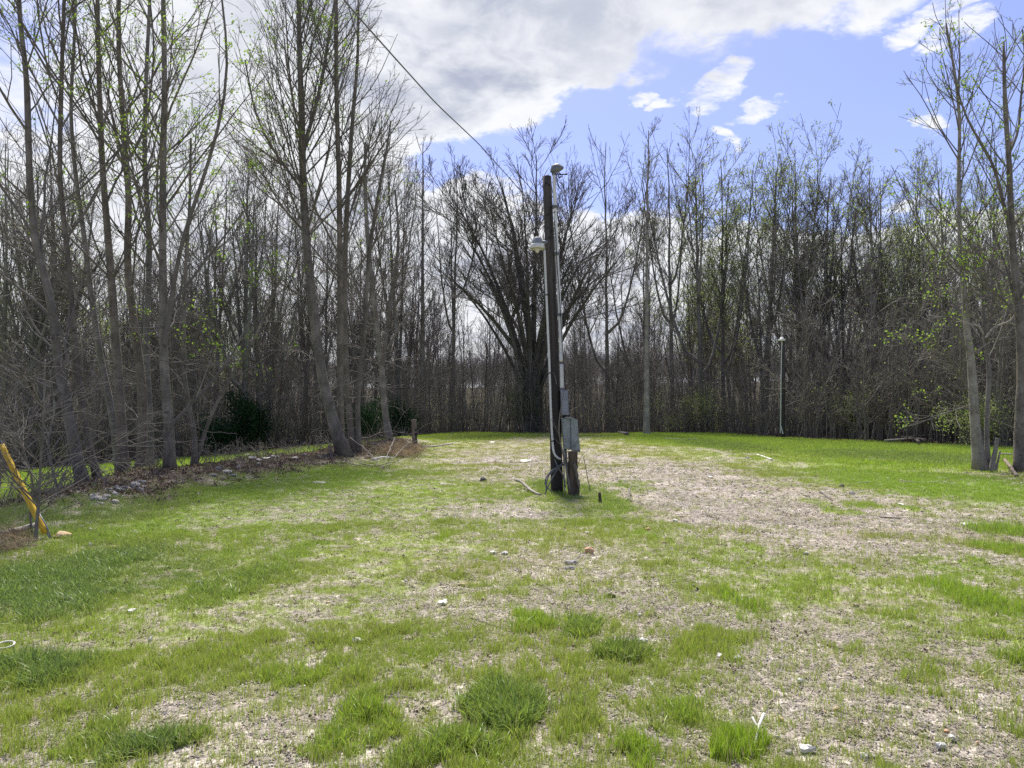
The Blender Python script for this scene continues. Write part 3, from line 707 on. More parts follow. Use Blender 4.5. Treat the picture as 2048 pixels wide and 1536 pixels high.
hero([st([(707, 903), (699, 833), (692, 742), (689, 638), (690, 500), (696, 380), (704, 250), (716, 120)], 23.6, [15, 13, 12, 11, 9, 7, 4], (0, 0, 2)),
      st([(716, 904), (716, 854), (714, 794), (721, 742), (729, 664), (731, 612), (738, 500), (755, 400), (775, 290)], 23.6, [13, 11, 10, 9, 8, 6, 3], (.1, 0, .8))],
     dict(NEAR, t0=.3, l1=3.6), 'grey tree with two stems rising from one foot, right of the leaning pale tree', GL, 'leaf_spring', 'bark_grey', 'twig', 12, leaf_frac=.06)
hero([st([(781, 896), (773, 854), (766, 781), (763, 729), (756, 677), (748, 600), (735, 480), (730, 380)], 30, [16, 13, 11, 11, 10, 8, 5], (0, 0, 2))],
     dict(NEAR, t0=.3, l1=4), 'dark bent tree with a broken pale scar low down, left of the wooden post', GL, None, 'bark_dark', 'twig', 13,
     [limb([(764, 735), (770, 700), (775, 650), (783, 586), (800, 480), (790, 380)], 30, 9, 4), limb([(762, 700), (745, 640), (720, 590), (700, 540)], 30, 6, 3), limb([(775, 700), (800, 650), (835, 610)], 30, 5, 2)], tip=.007)
# --- right clump
GR = 'trees at the right edge of the clearing'
hero([st([(1962, 939), (1952, 886), (1949, 833), (1946, 779), (1943, 721), (1940, 699), (1934, 667), (1932, 640), (1921, 515), (1917, 387), (1918, 328), (1920, 237), (1911, 146), (1897, 80), (1892, 46)], 19, [26, 19, 17, 16, 15, 13, 11, 9, 8, 7, 6, 5, 4, 3], None),
      st([(1976, 939), (1973, 865), (1976, 790), (1980, 736), (1974, 714), (1970, 682), (1967, 625), (1962, 540), (1955, 440)], 19.1, [12, 9, 9, 8, 8, 7, 6, 4, 2], None),
      st([(1983, 940), (1986, 922), (1990, 905), (1993, 888), (1995, 876)], 18.9, [12, 9, 8, 7, 7], None),
      st([(1990, 938), (1995, 925), (2000, 902)], 18.9, [5, 4, 4], None)],
     dict(NEAR, t0=.33, l1=3.0, a1=34, d1=3.0, dead=.5), 'pale smooth multi-stemmed tree with a sawn stub at its foot', GR, 'leaf_spring', 'bark_pale', 'twig', 14,
     [limb([(1934, 700), (1922, 680), (1912, 660), (1905, 640), (1890, 620)], 18.9, 5, 2, dy=-.4), limb([(1936, 780), (1915, 740), (1890, 705), (1850, 670)], 18.9, 4, 2, dy=-.6), limb([(1942, 810), (1910, 820), (1860, 835)], 18.9, 2.5, 1.5, dy=-.6)], leaf_frac=.6, lleaf=(.07, 5, .07))
hero([st([(2044, 948), (2041, 886), (2043, 822), (2046, 768), (2046, 736), (2042, 682), (2040, 640), (2030, 552), (2023, 460), (2018, 314), (2010, 219), (2008, 130)], 18.5, [30, 24, 22, 20, 18, 16, 13, 11, 9, 7, 4], (0, 0, .6))],
     dict(NEAR, t0=.35, l1=3.2, a1=34, d1=3.0, dead=.5), 'thick scarred tree cut by the right edge of the view with a long leaning limb', GR, 'leaf_spring', 'bark_grey', 'twig', 15,
     [limb([(2022, 470), (2005, 400), (1991, 335), (1979, 306), (1951, 273), (1926, 226), (1905, 140)], 18.5, 8, 3, dy=-.8), limb([(2016, 312), (2030, 285), (2041, 255), (2039, 211), (2052, 120), (2045, 60)], 18.5, 6, 3, dy=.3),
      limb([(2040, 640), (2010, 600), (1960, 560), (1900, 520)], 18.5, 5, 2, dy=-.8)], leaf_frac=.65, lleaf=(.07, 5, .07))
# dead white branch hanging in the right clump
t = Tubes()
for pix, w0, w1 in [([(1967, 668), (1958, 650), (1935, 648), (1925, 640), (1912, 645)], 4, 1.5), ([(1972, 676), (1985, 655), (2000, 648), (2018, 646), (2030, 632), (2034, 610)], 5, 1.5), ([(2018, 646), (2034, 650), (2044, 640)], 2.5, 1), ([(1990, 652), (1996, 640), (2008, 632)], 2, 1)]:
    P, Rr = limb(pix, 18.8, w0, w1); t.add(P, Rr, 6)
o = obj('dead_branch', t.mesh('dead_branch', M['twig_pale'])); tag(o, 'crooked bleached dead branch caught between the pale stems', 'branch')

M['leaf_mid'] = leafy('leaf_mid', (0.12, 0.16, 0.06), (0.06, 0.085, 0.035), .4)
# --- woodland prototypes (bare trees of the wood behind the clearing)
def proto(seed, Hh, rad, kind, forks=0, lean=.03, wig=.012, tip=.009, leaf=None, leafsz=.10, lfrac=.6, bark_='bark_dark', twig='twig', vase=False, per=3):
    r = np.random.default_rng(seed)
    n = 24; z = np.linspace(-.3, Hh, n)
    off = np.cumsum(r.normal(0, wig*Hh/6, (n, 2)), 0)*np.linspace(0, 1, n)[:, None]+np.outer(np.linspace(0, 1, n)**1.3, r.normal(0, lean*Hh, 2)); off -= off[0]
    P = np.c_[off, z]; Rr = rad*(1-.93*np.linspace(0, 1, n)**.9)+.012
    if vase: P = resample(P[:6], 9); Rr = rad*np.linspace(1, .85, 9)
    stems = [(P, flare(P, Rr))]
    if vase:
        nl = int(vase); u = np.linspace(0, 1, 15); Lm = []; Lr = []
        cz, er, ez = .58*Hh, .315*Hh, .385*Hh
        for q_ in range(nl):
            a = 6.283*(q_*.618+r.uniform(-.06, .06)); th = math.radians(80)*math.sqrt((q_+.5)/nl)
            tgt = np.array([er*math.sin(th)*math.cos(a)*1.1, er*math.sin(th)*math.sin(a)*1.1, cz+ez*math.cos(th*1.12)])*r.uniform(.80, .92)
            k0 = r.integers(3, 9); s0 = P[k0]
            mid = np.array([s0[0]*.66+tgt[0]*.34, s0[1]*.66+tgt[1]*.34, s0[2]*.42+tgt[2]*.58])
            c_ = (1-u)[:, None]**2*s0+2*(u*(1-u))[:, None]*mid+(u**2)[:, None]*tgt
            c_[1:] += np.cumsum(r.normal(0, .05, (14, 3)), 0)*u[1:, None]; Lm.append(c_); Lr.append(rad*r.uniform(.20, .36)*(1-.94*u**.8)+.008)
        S1 = (np.array(Lm), np.array(Lr))
        tb = Tubes(); tt = Tubes().add(P, stems[0][1], 10)
        tt.add(S1[0], S1[1], 7)
        A = spawn(*S1, 1.35, .38, .99, 34, 10, lambda L, t: L*.36*(1.06-t)**.5+.7, 8, .05, .05, .6, tip*1.3, r, .5, 3)
        B = spawn(*A, 2.6, .1, .99, 28, 9, lambda L, t: L*.42*(1.1-t)**.6+.25, 5, .06, .08, .65, tip, r, .3, 2)
        Cc = spawn(*B, 2.7, .12, 1, 28, 10, lambda L, t: L*.5*(1.15-t*.7)+.15, 4, .06, .1, .75, tip*.85, r, .2, 1)
        Dd = spawn(*Cc, 2.6, .15, 1, 30, 10, lambda L, t: L*.5*(1.15-t*.7)+.1, 3, .06, .1, .8, tip*.75, r, .15, 1)
        for (p, q), s in ((A, 5), (B, 4), (Cc, 3), (Dd, 3)): tb.add(p, q, s)
        ends = Dd[0][:, -1]
        tm = tt.mesh('trunk', M[bark_])
    else:
        for f in range(forks):
            k = r.integers(5, 13); a = (f*2.4+r.random()); L = (Hh-z[k])*r.uniform(.84, 1.02); d0 = np.array([math.cos(a), math.sin(a), 0])
            u = np.linspace(0, 1, 18); Q = P[k]+np.outer(u*L, [0, 0, .96])+np.outer(np.sqrt(u)*L*r.uniform(.16, .32), d0)+np.cumsum(r.normal(0, .04, (18, 3)), 0)*u[:, None]
            stems.append((Q, Rr[k]*.72*(1-.92*u)+.01))
        tt = Tubes(); tb = Tubes(); ends = []
        for i, (Q, q) in enumerate(stems):
            tt.add(Q, q, 8 if i == 0 else 6)
            kk = dict(kind)
            if i: kk['t0'] = .12
            sP = resample(np.c_[Q, q], 20)
            t2, e, A = crown((sP[None, :, :3], sP[None, :, 3]), r, kk, None, tip=tip)
            off_ = tb.n; tb.V += t2.V; tb.Q += [x+off_ for x in t2.Q]; tb.n += t2.n; ends.append(e)
        ends = np.concatenate(ends); tm = tt.mesh('trunk', M[bark_])
    cm = tb.mesh('branches', M[twig])
    lm = leaf_mesh(ends[r.random(len(ends)) < lfrac], leafsz, M[leaf], r, per, .12) if leaf else None
    return dict(trunk=tm, branches=cm, leaves=lm, H=Hh)
def plant(pr, x, y, hh, rz, label, group, name='bare_tree', scale_xy=1.0, tilt=(0, 0)):
    root = empty(name, (x, y, float(H(x, y))), rz); s = hh/pr['H']; root.scale = (s*scale_xy, s*scale_xy, s); root.rotation_euler = (tilt[0], tilt[1], rz)
    tag(root, label, 'tree', group)
    obj('trunk', pr['trunk'], root); obj('branches', pr['branches'], root)
    if pr['leaves'] is not None: obj('leaves', pr['leaves'], root)['kind'] = 'stuff'
    return root
WP = [proto(200+i, 17, .17+.02*(i % 3), WOOD, forks=2+i % 3, bark_='bark_dark', twig='twig') for i in range(5)]
WL = [proto(230+i, 17, .17, WOOD, forks=3+i % 2, bark_='bark_dark', leaf='leaf_dull', leafsz=.12, lfrac=.85) for i in range(3)]
WS = [proto(260+i, 13, .085, SLIM, forks=0, lean=.05, bark_='bark_rough', twig='twig_brown', tip=.008) for i in range(5)]
WG = [proto(290+i, 13, .08, SLIM, forks=0, lean=.05, bark_='bark_grey', twig='twig', tip=.008, leaf='leaf_dull', leafsz=.11, lfrac=.25, per=2) for i in range(2)]
VASE = proto(310, 20, .55, WOOD, vase=22, bark_='bark_black', twig='twig_dark', tip=.010)
VASE2 = proto(311, 18, .40, WOOD, vase=9, bark_='bark_black', twig='twig_dark', tip=.012)
PALE = proto(320, 18.5, .19, dict(SLIM, l1=2.6, t0=.3), forks=0, lean=.008, wig=.004, bark_='bark_pale', tip=.009)
def plant_px(pr, px, toppy, Y, label, group=None, rz=None, sxy=1.0, name='bare_tree'):
    x = (px-1024)/F*Y; gz = float(H(x, Y)); top = at(px, toppy, Y).z
    return plant(pr, x, Y, top-gz, rng.random()*6.28 if rz is None else rz, label, group, name, sxy)
GW = 'tall trees along the far edge of the clearing'
EDGE = [
 (VASE, 1064, 245, 51, 'great dark many-limbed tree with a round fan of bare limbs behind the utility pole', 1.22),
 (PALE, 1293, 258, 45, 'straight pale trunk standing forward of the wood, right of the utility pole', 1.0),
 (VASE2, 1690, 305, 50, 'round-headed dark bare tree against blue sky, right of the thin light pole', 1.0),
 (WL[0], 1402, 285, 51, 'forked dark tree hazed with new green leaves left of the thin light pole', 1.0),
 (WL[1], 1446, 300, 53, 'leafing tree just right of the forked green-hazed tree', .9),
 (WL[2], 1530, 292, 52, 'leafing tree directly behind the thin light pole', .9),
 (WL[1], 1604, 280, 53, 'tall leafing tree rising between the thin light pole and the round-headed tree', .9),
 (WP[0], 1215, 285, 54, 'bare tree filling the gap between the great dark tree and the pale trunk', .8),
 (WP[1], 1345, 278, 53, 'bare tree between the pale trunk and the forked green-hazed tree', .8),
 (WP[3], 1770, 335, 48, 'bare tree right of the round-headed dark tree', .9),
 (WG[0], 1835, 330, 44, 'slender pale-green budding tree left of the right-hand clump', 1.2),
 (WL[0], 1905, 300, 42, 'green leafing tree directly behind the pale multi-stemmed tree', .8),
 (WL[2], 1985, 310, 40, 'green leafing tree behind the right-edge clump', .8),
 (WP[2], 490, 330, 44, 'dark trunk with heavy forks behind the sapling of the leaning row', .9),
 (WP[4], 536, 345, 47, 'dark trunk left of the leaning pale tree, deep at the lawn edge', .8),
 (WP[1], 430, 350, 48, 'dark bare tree behind the twin-stemmed sapling', .9),
 (WP[0], 60, 330, 40, 'dark bare tree at the far left beyond the sloping lawn', .9),
 (WP[3], 5, 290, 38, 'dark bare tree cut by the left edge beyond the sloping lawn', .9),
 (WP[2], 120, 290, 42, 'dark bare tree seen between the leaning pale trunk and the left edge', .9),
 (PALE, 845, 285, 54, 'pale bare tree left of the great dark tree', 1.0),
 (WP[4], 800, 320, 50, 'bare tree behind the wooden post', .8),
 (WP[1], 905, 345, 55, 'bare tree on the left flank of the great dark tree', .8),
]
for pr, px, ty, Y, lab, sxy in EDGE: plant_px(pr, px, ty+(22 if px > 1340 and pr is not VASE2 else 0), Y, lab, GW, sxy=sxy)
# the wood itself: single trees, alike and not to be told apart
LW = {'p': ('thin dark bare tree standing within the wood behind the clearing', 'dark bare trees within the wood'),
      'l': ('thin tree with small new leaves within the wood behind the clearing', 'leafing trees within the wood'),
      's': ('slim brown bare sapling tree at the front of the wood', 'slim brown trees at the front of the wood')}
cells = []
cnt = 0
for _ in range(6000):
    if cnt >= 118: break
    x, y = polar(1, 30, 92, 39); x, y = float(x[0]), float(y[0])
    e = float(wood_edge(x, y))
    if y < e+3 or any((x-a)**2+(y-b)**2 < 3.2 for a, b in cells): continue
    if abs(x/y*F+1024-1200) < 260 and y < 58: continue
    _p = x/y*F+1024
    if 850 < _p < 1260 and rng.random() < .8: continue
    cells.append((x, y)); cnt += 1
    if rng.random() < .16+.12*(x > 6): pr, lb = WL[rng.integers(0, 3)], LW['l']
    else: pr, lb = WP[rng.integers(0, 5)], LW['p']
    plant(pr, x, y, rng.uniform(12.5, 17)*(1.0 if y > 45 else .88), rng.random()*6.28, lb[0], lb[1], tilt=(rng.normal(0, .035), rng.normal(0, .035)))
cnt = 0
for _ in range(6000):
    if cnt >= 95: break
    px = rng.uniform(-80, 2130); Y = float(np.interp(px, PXW, YW))+rng.uniform(.3, 7); x = (px-1024)/F*Y
    if rng.random() < .35 and px < 1250 or abs(px-1562) < 22: continue
    if any((x-a)**2+(Y-b)**2 < .7 for a, b in cells): continue
    cells.append((x, Y)); cnt += 1
    right = px > 1700
    pr = WS[rng.integers(0, 5)] if rng.random() < .8 else WG[rng.integers(0, 2)]
    plant(pr, x, Y, rng.uniform(5, 9.5)+(1.0 if right else 0), rng.random()*6.28, *(LW['s'] if pr in WS else ('slim sapling tree with sparse green buds at the front of the wood', 'budding saplings at the front of the wood')), tilt=(rng.normal(0, .05), rng.normal(0, .05)), name='sapling_tree')

# --- undergrowth and the far wood: masses nobody could count
def brush(seed, n, hh, spread, mat, tip=.006, leaf=None):
    r = np.random.default_rng(seed); tb = Tubes()
    a = r.random(n)*6.28; q = spread*np.sqrt(r.random(n)); h = hh*r.uniform(.5, 1.1, n); k = 7; u = np.linspace(0, 1, k)
    ln = r.normal(0, .10, (n, 2))*np.where(r.random(n) < .18, 4.5, 1)[:, None]
    P = np.zeros((n, k, 3)); P[..., 0] = (q*np.cos(a))[:, None]+np.outer(ln[:, 0]*h, u**1.2); P[..., 1] = (q*np.sin(a))[:, None]+np.outer(ln[:, 1]*h, u**1.2); P[..., 2] = np.outer(h, u)
    P[:, 1:] += r.normal(0, .03*hh/3, (n, k-1, 3))
    Rr = np.outer(r.uniform(.008, .02, n)*(hh/4)**.5, 1-.8*u)+.003
    tb.add(P, Rr, 4)
    A = spawn(P, Rr, 1.7, .2, 1, 32, 12, lambda L, t: L*.26*(1.15-t)+.15, 5, .05, .1, .6, tip, r, .2, 2); B = spawn(*A, 3.2, .1, 1, 38, 14, lambda L, t: L*.4+.08, 3, .03, .12, .7, tip*.8, r, .12, 1)
    tb.add(*A, 3).add(*B, 3)
    me = tb.mesh('brush', M[mat])
    if leaf:
        e = np.concatenate([A[0][:, -1], B[0][:, -1]]); lm = leaf_mesh(e[r.random(len(e)) < .5], .06, M[leaf], r, 2, .06)
        bm = bmesh.new(); bm.from_mesh(me); bm.from_mesh(lm); nf = len(lm.polygons); bm.faces.ensure_lookup_table()
        for f in bm.faces[-nf:]: f.material_index = 1
        bm.to_mesh(me); bm.free(); me.materials.append(M[leaf])
    return me
bp = [brush(400+i, 9, 3.2, 1.3, 'twig_brown') for i in range(3)]+[brush(410+i, 8, 3.0, 1.3, 'twig', leaf='leaf_dull') for i in range(2)]+[brush(420+i, 5, 6.5, 1.6, 'twig_brown', .008) for i in range(2)]+[brush(430, 12, 1.3, 1.0, 'twig_brown', .005, 'leaf_dull')]
px = rng.uniform(-200, 2250, 1500); d = rng.exponential(9, 1500); Y = np.interp(px, PXW, YW)+.4+d
x = (px-1024)/F*Y; _k = ~((np.abs(px-1562) < 26) & (Y < 41)); px, Y, x = px[_k], Y[_k], x[_k]; n = len(x)
ix = rng.choice(8, n, p=[.16, .16, .16, .08, .08, .12, .12, .12])
scatter('undergrowth', np.stack([x, Y, H(x, Y)-.05], 1), np.stack([rng.normal(0, .06, n), rng.normal(0, .06, n), rng.random(n)*6.28], 1), rng.uniform(.6, 1.25, n)*np.where(px > 1600, 1.25, 1.0), ix, bp, None, 'dense tangle of brown saplings and brush under the trees')
fw = [brush(440+i, 7, 11, 3.5, 'twig', .014) for i in range(3)]
x, y = polar(1250, 78, 240, 46); n = len(x)
scatter('far_wood', np.stack([x, y, H(x, y)-.1], 1), np.stack([rng.normal(0, .04, n), rng.normal(0, .04, n), rng.random(n)*6.28], 1), rng.uniform(.7, 1.15, n), rng.integers(0, 3, n), fw, None, 'grey bare wood on the rising ground beyond')

# evergreen shrubs
def shrub(px, py, Y, hh, ww, seed, label, mat='leaf_dark', nleaf=2600, group=None, name='evergreen_shrub', sz=.11):
    r = np.random.default_rng(seed); x = (px-1024)/F*Y; root = empty(name, (x, Y, float(H(x, Y)))); tag(root, label, 'shrub', group)
    k = 6; ns = 7; u = np.linspace(0, 1, k); P = np.zeros((ns, k, 3)); dx = r.normal(0, ww*.28, (ns, 2)); P[..., 0] = np.outer(dx[:, 0], u); P[..., 1] = np.outer(dx[:, 1], u); P[..., 2] = np.outer(hh*r.uniform(.6, 1, ns), u)-.05
    Rr = np.outer(np.full(ns, .03), 1-.8*u)+.004
    A = spawn(P, Rr, 3, .2, 1, 55, 14, lambda L, t: ww*.42*(1.2-t), 5, -.01, .1, .5, .006, r, .2, 3); B = spawn(*A, 4, .1, 1, 45, 14, lambda L, t: L*.4+.1, 3, .0, .12, .6, .005, r, .12, 2)
    obj('stems', Tubes().add(P, Rr, 6).add(*A, 4).add(*B, 3).mesh('stems', M['bark_dark']), root)
    e = np.concatenate([B[0].reshape(-1, 3), A[0][:, 2:].reshape(-1, 3)]); e = e[r.integers(0, len(e), nleaf)]
    lo = obj('foliage', leaf_mesh(e, sz, M[mat], r, 2, .22, 'foliage'), root); lo['kind'] = 'stuff'
shrub(492, 885, 42, 4.0, 3.4, 1, 'dark evergreen bush at the lawn edge left of the leaning pale tree', nleaf=3800, sz=.13)
shrub(440, 900, 40, 2.4, 2.0, 2, 'smaller dark evergreen bush left of the big evergreen bush', nleaf=2200)
shrub(733, 880, 40, 2.4, 1.8, 3, 'dark green bush behind the twin-stemmed grey tree', nleaf=1900)
shrub(808, 862, 45, 2.2, 1.8, 4, 'dark green bush behind the wooden post', nleaf=1500)
shrub(1050, 862, 49.5, 3.6, 3.2, 5, 'ivy green bush at the foot of the great dark tree', 'leaf_mid', 1800, sz=.10)
shrub(1400, 850, 49, 3.2, 4, 6, 'pale green budding thicket left of the thin light pole', 'leaf_dull', 1500, sz=.10)
shrub(1700, 870, 40, 2.6, 4, 7, 'pale green budding thicket right of the thin light pole', 'leaf_dull', 1300, sz=.10)
shrub(1965, 880, 31, 2.2, 3, 8, 'dull green thicket behind the pale multi-stemmed tree', 'leaf_dull', 1500, sz=.08)

# ------------------------------------------------------------------ utility pole
M['pole_wood'] = simple('pole_wood', (0.05, 0.042, 0.037), (0.022, 0.019, 0.017), 0.85, 14, bmp=.6, stretch=(1, 1, .06), spec=.25)
_m, _t, _b, _ = base_mat('pole_wood')
_n = _t.noise(objco(_t, (1, 1, .05)), 18, 6, .65); _n2 = _t.noise(objco(_t, (1, 1, .25)), 3.0, 4, .6)
_s = _t.node('ShaderNodeSeparateXYZ'); _t.put(_s.inputs[0], objco(_t))
_w = _t.maprange(_t.math('ADD', _s.outputs[2], _t.math('MULTIPLY', _n2, 2.2)), 2.6, 6.6)   # tar has bled down; the top has weathered to grey
_c = _t.mix(_w, _t.mix(_n, (0.016, 0.014, 0.013), (0.05, 0.043, 0.038)), _t.mix(_t.maprange(_n, .3, .7), (0.035, 0.031, 0.028), (0.10, 0.088, 0.08)))
_c = _t.mix(_t.maprange(_n, .66, .72), _c, (0.012, 0.011, 0.01))
_t.put(_b.inputs['Base Color'], _c); _b.inputs['Roughness'].default_value = .82; bump(_t, _b, _n, .8, .012); M['pole_wood'] = _m
M['pvc'] = simple('pvc', (0.62, 0.62, 0.60), (0.50, 0.50, 0.48), 0.45, 5, stretch=(1, 1, .3))
M['pvc_grey'] = simple('pvc_grey', (0.15, 0.16, 0.165), (0.10, 0.108, 0.11), 0.5, 6)
M['steel_grey'] = simple('steel_grey', (0.22, 0.235, 0.27), (0.16, 0.175, 0.20), 0.5, 9, spec=.4)
M['panel_green'] = simple('panel_green', (0.27, 0.30, 0.295), (0.18, 0.205, 0.20), 0.5, 7, spec=.4)
M['black'] = simple('black', (0.02, 0.02, 0.022), None, 0.6)
M['cable'] = simple('cable', (0.16, 0.165, 0.175), (0.10, 0.10, 0.11), 0.6)
M['white'] = simple('white', (0.62, 0.60, 0.55), (0.44, 0.42, 0.38), 0.7, 12, bmp=.2)
M['yellow'] = simple('yellow', (0.66, 0.44, 0.035), (0.48, 0.30, 0.03), 0.5, 8)
M['weathered'] = simple('weathered', (0.22, 0.175, 0.135), (0.12, 0.095, 0.075), 0.9, 16, bmp=.7, stretch=(1, 1, .12))
M['stump'] = simple('stump', (0.12, 0.09, 0.065), (0.04, 0.032, 0.026), 0.95, 9, bmp=.9, stretch=(1, 1, .4))
M['lens'] = simple('lens', (0.66, 0.66, 0.60), (0.5, 0.5, 0.45), 0.25, 20, stretch=(1, 1, .05))

PY = G(1114, 986).y
pole = empty('utility_pole', G(1114, 986)); tag(pole, 'leaning dark wooden utility pole with white conduits, lamp and grey meter boxes', 'utility pole')
pb = np.array(pole.location)
def pp(px, py, dy=0.0): return np.array(tuple(at(px, py, PY+dy)))-pb
def prt(name, mesh_, parent=pole): return obj(name, mesh_, parent)
def tube_px(pix, wpx, mat, dy=0.0, k=10, n=20, name='tube', cap=True, dys=None):
    pts = np.array([pp(a, b, dy if dys is None else dys[i]) for i, (a, b) in enumerate(pix)]); w_ = np.interp(np.linspace(0, 1, len(pts)), np.linspace(0, 1, len(np.atleast_1d(wpx))), np.atleast_1d(wpx))/2/F*PY
    q = resample(np.c_[pts, w_], n); return Tubes().add(q[:, :3], q[:, 3], k, cap=cap).mesh(name, M[mat])
P = np.array([pp(1114.5, 994), pp(1111, 860), pp(1106, 660), pp(1099, 480), pp(1094, 353)])
q = resample(np.c_[P, np.array([12.5, 11.5, 10.4, 9.6, 8.8])/F*PY], 24)
prt('post', Tubes().add(q[:, :3], q[:, 3], 20, cap=True, lump=.05).mesh('post', M['pole_wood']))
POLE_X = lambda py: float(np.interp(py, [353, 480, 660, 860, 990], [1094, 1099, 1106, 1111, 1114.5]))
# service mast on the right of the post, slightly towards the camera
mast = prt('service_conduit', tube_px([(1108, 345), (1109.5, 400), (1113.5, 500), (1118.5, 600), (1121.5, 680), (1122.5, 722)], [7, 7, 7.4, 7.6, 7.8], 'pvc', -.10, 12, 26, 'service_conduit'))
low = prt('conduit_sleeve', tube_px([(1122.8, 728), (1123.6, 755), (1124.2, 779)], 7.8, 'pvc', -.10, 12, 8, 'conduit_sleeve'))
prt('coupling', tube_px([(1122.2, 706), (1122.5, 715), (1122.8, 723)], 9, 'pvc', -.10, 12, 6, 'coupling'), mast)
prt('collar', tube_px([(1124.2, 776), (1124.5, 780), (1124.8, 783)], 10, 'pvc_grey', -.10, 12, 5, 'collar'), low)
for py in (414, 508, 630):
    xc = float(np.interp(py, [345, 400, 500, 600, 680, 722], [1108, 1109.5, 1113.5, 1118.5, 1121.5, 1122.5]))
    t = Tubes(); a = np.linspace(0, 2*np.pi, 25); rr = 4.6/F*PY; c = pp(xc, py, -.10)
    for dz in (-.018, 0, .018): t.add(c+np.c_[rr*np.cos(a), rr*np.sin(a), np.full(25, dz)], np.full(25, .011), 6)
    t.add(np.array([pp(xc+3, py, -.09), pp(xc-6, py, -.03), pp(POLE_X(py)+3, py, -.075)]), np.full(3, .012), 6)
    prt('strap', t.mesh('strap', M['pvc_grey']), mast)
# weatherhead: hood with sloping mouth
def lathe(prof, k, mat, name, scale=(1, 1), tilt=None):
    a = np.arange(k)*2*np.pi/k; V = []; Q = []
    for r_, z_ in prof: V += [(r_*math.cos(b)*scale[0], r_*math.sin(b)*scale[1], z_) for b in a]
    V = np.array(V); n = len(prof)
    for i in range(n-1):
        for j in range(k): Q.append((i*k+j, i*k+(j+1) % k, (i+1)*k+(j+1) % k, (i+1)*k+j))
    if tilt is not None: V = V@np.array(tilt).T
    return V, np.array(Q)
hood_c = pp(1113, 341, -.10)
V, Q = lathe([(.0, .145), (.05, .14), (.095, .115), (.125, .075), (.14, .03), (.14, -.01), (.11, -.025), (.0, -.028)], 18, None, '', (1.0, .72))
V[:, 2] += np.where(V[:, 0] > 0, -.35*V[:, 0]*0, 0)+.42*V[:, 0]*(V[:, 2] < .06)*0
V[:, 2] += np.clip(V[:, 0], -.06, .2)*.38*(V[:, 2] < .05)
V[:, 0] += .01; V *= .9
prt('weatherhead', mesh_from('weatherhead', V+hood_c, [Q], M['pvc_grey']), mast)
prt('hub', tube_px([(1107.5, 340), (1107.8, 345), (1108, 350)], 9, 'pvc_grey', -.10, 12, 5, 'hub'), mast)
t = Tubes()
for pts in [[(1114, 346), (1119, 350), (1128, 349), (1135, 346), (1137, 348), (1134, 350), (1127, 348)], [(1117, 344), (1123, 350), (1130, 348), (1134, 348)], [(1115, 346), (1118, 356), (1124, 352)], [(1113, 347), (1114, 360), (1116, 372), (1121, 378)]]:
    q = resample(np.array([pp(a, b, -.13) for a, b in pts]), 14); t.add(q, np.full(14, .011), 5)
prt('drop_wire', t.mesh('drop_wire', M['black']), mast)
t = Tubes()
q = resample(np.array([pp(a, b, d) for a, b, d in [(1109, 440, -.12), (1108, 446, -.14), (1112, 470, -.15), (1113, 520, -.155), (1118, 580, -.16), (1122, 640, -.16), (1124, 680, -.16), (1127, 720, -.15), (1131, 790, -.14), (1138, 836, -.15)]]), 40); t.add(q, np.full(40, .008), 5)
q = resample(np.array([pp(a, b, d) for a, b, d in [(1086, 430, -.1), (1100, 428, -.13), (1109, 425, -.15), (1110, 423, -.14)]]), 12); t.add(q, np.full(12, .008), 5)
prt('loose_wire', t.mesh('loose_wire', M['black']))
t = Tubes(); q = resample(np.array([pp(a, b, -.14) for a, b in [(1099, 746), (1106, 744), (1110, 752), (1113, 768)]]), 14); t.add(q, np.full(14, .007), 5)
prt('loose_wire', t.mesh('loose_wire', M['cable']))
# lamp conduit on the left, ending in an elbow
lc = prt('lamp_conduit', tube_px([(1089, 500), (1091.5, 560), (1095, 640), (1098.5, 720), (1101, 800), (1103.5, 860), (1106, 895), (1107, 905), (1110, 913), (1116, 918), (1122, 918.5)], 4.5, 'pvc', -.13, 10, 60, 'lamp_conduit'))
for py, xx in ((590, 1092.9), (746, 1099.4), (882, 1105)):
    c = pp(xx, py, -.13); a = np.linspace(0, 2*np.pi, 19); rr = 3.3/F*PY
    prt('strap', Tubes().add(c+np.c_[rr*np.cos(a), rr*np.sin(a), 0*a], np.full(19, .010), 6).add(np.array([pp(xx, py, -.15), pp(xx+5, py, -.12)]), np.full(2, .010), 5).mesh('strap', M['black']), lc)
# yard lamp
lp = empty('lamp', (0, 0, 0)); lp.parent = pole
lcn = pp(1074.5, 487, -.12); kx = 1/F*PY
V, Q = lathe([(0, .116), (.055, .115), (.083, .10), (.088, .06), (.098, .05), (.104, .0), (.098, -.006), (0, -.008)], 24, None, '')
prt('housing', mesh_from('housing', V+lcn, [Q], M['steel_grey']), lp)
V, Q = lathe([(.085, .0), (.118, -.012), (.135, -.035), (.142, -.075), (.146, -.10), (.138, -.102), (.126, -.05), (.10, -.012)], 48, None, '')
ang = np.arctan2(V[:, 1], V[:, 0]); V[:, :2] *= (1+.018*np.cos(24*ang))[:, None]
prt('refractor', mesh_from('refractor', V+lcn, [Q], M['lens']), lp)
V, Q = lathe([(.0, -.02), (.05, -.03), (.055, -.09), (.047, -.13), (.03, -.165), (0.012, -.178), (0, -.18)], 20, None, '')
prt('bulb', mesh_from('bulb', V+lcn, [Q], M['white']), lp)
prt('bracket', Tubes().add(np.array([pp(1080, 484, -.11), pp(1088, 484, -.09), pp(1098, 483, -.04)]), np.array([.03, .03, .035]), 8, cap=True).mesh('bracket', M['steel_grey']), lp)
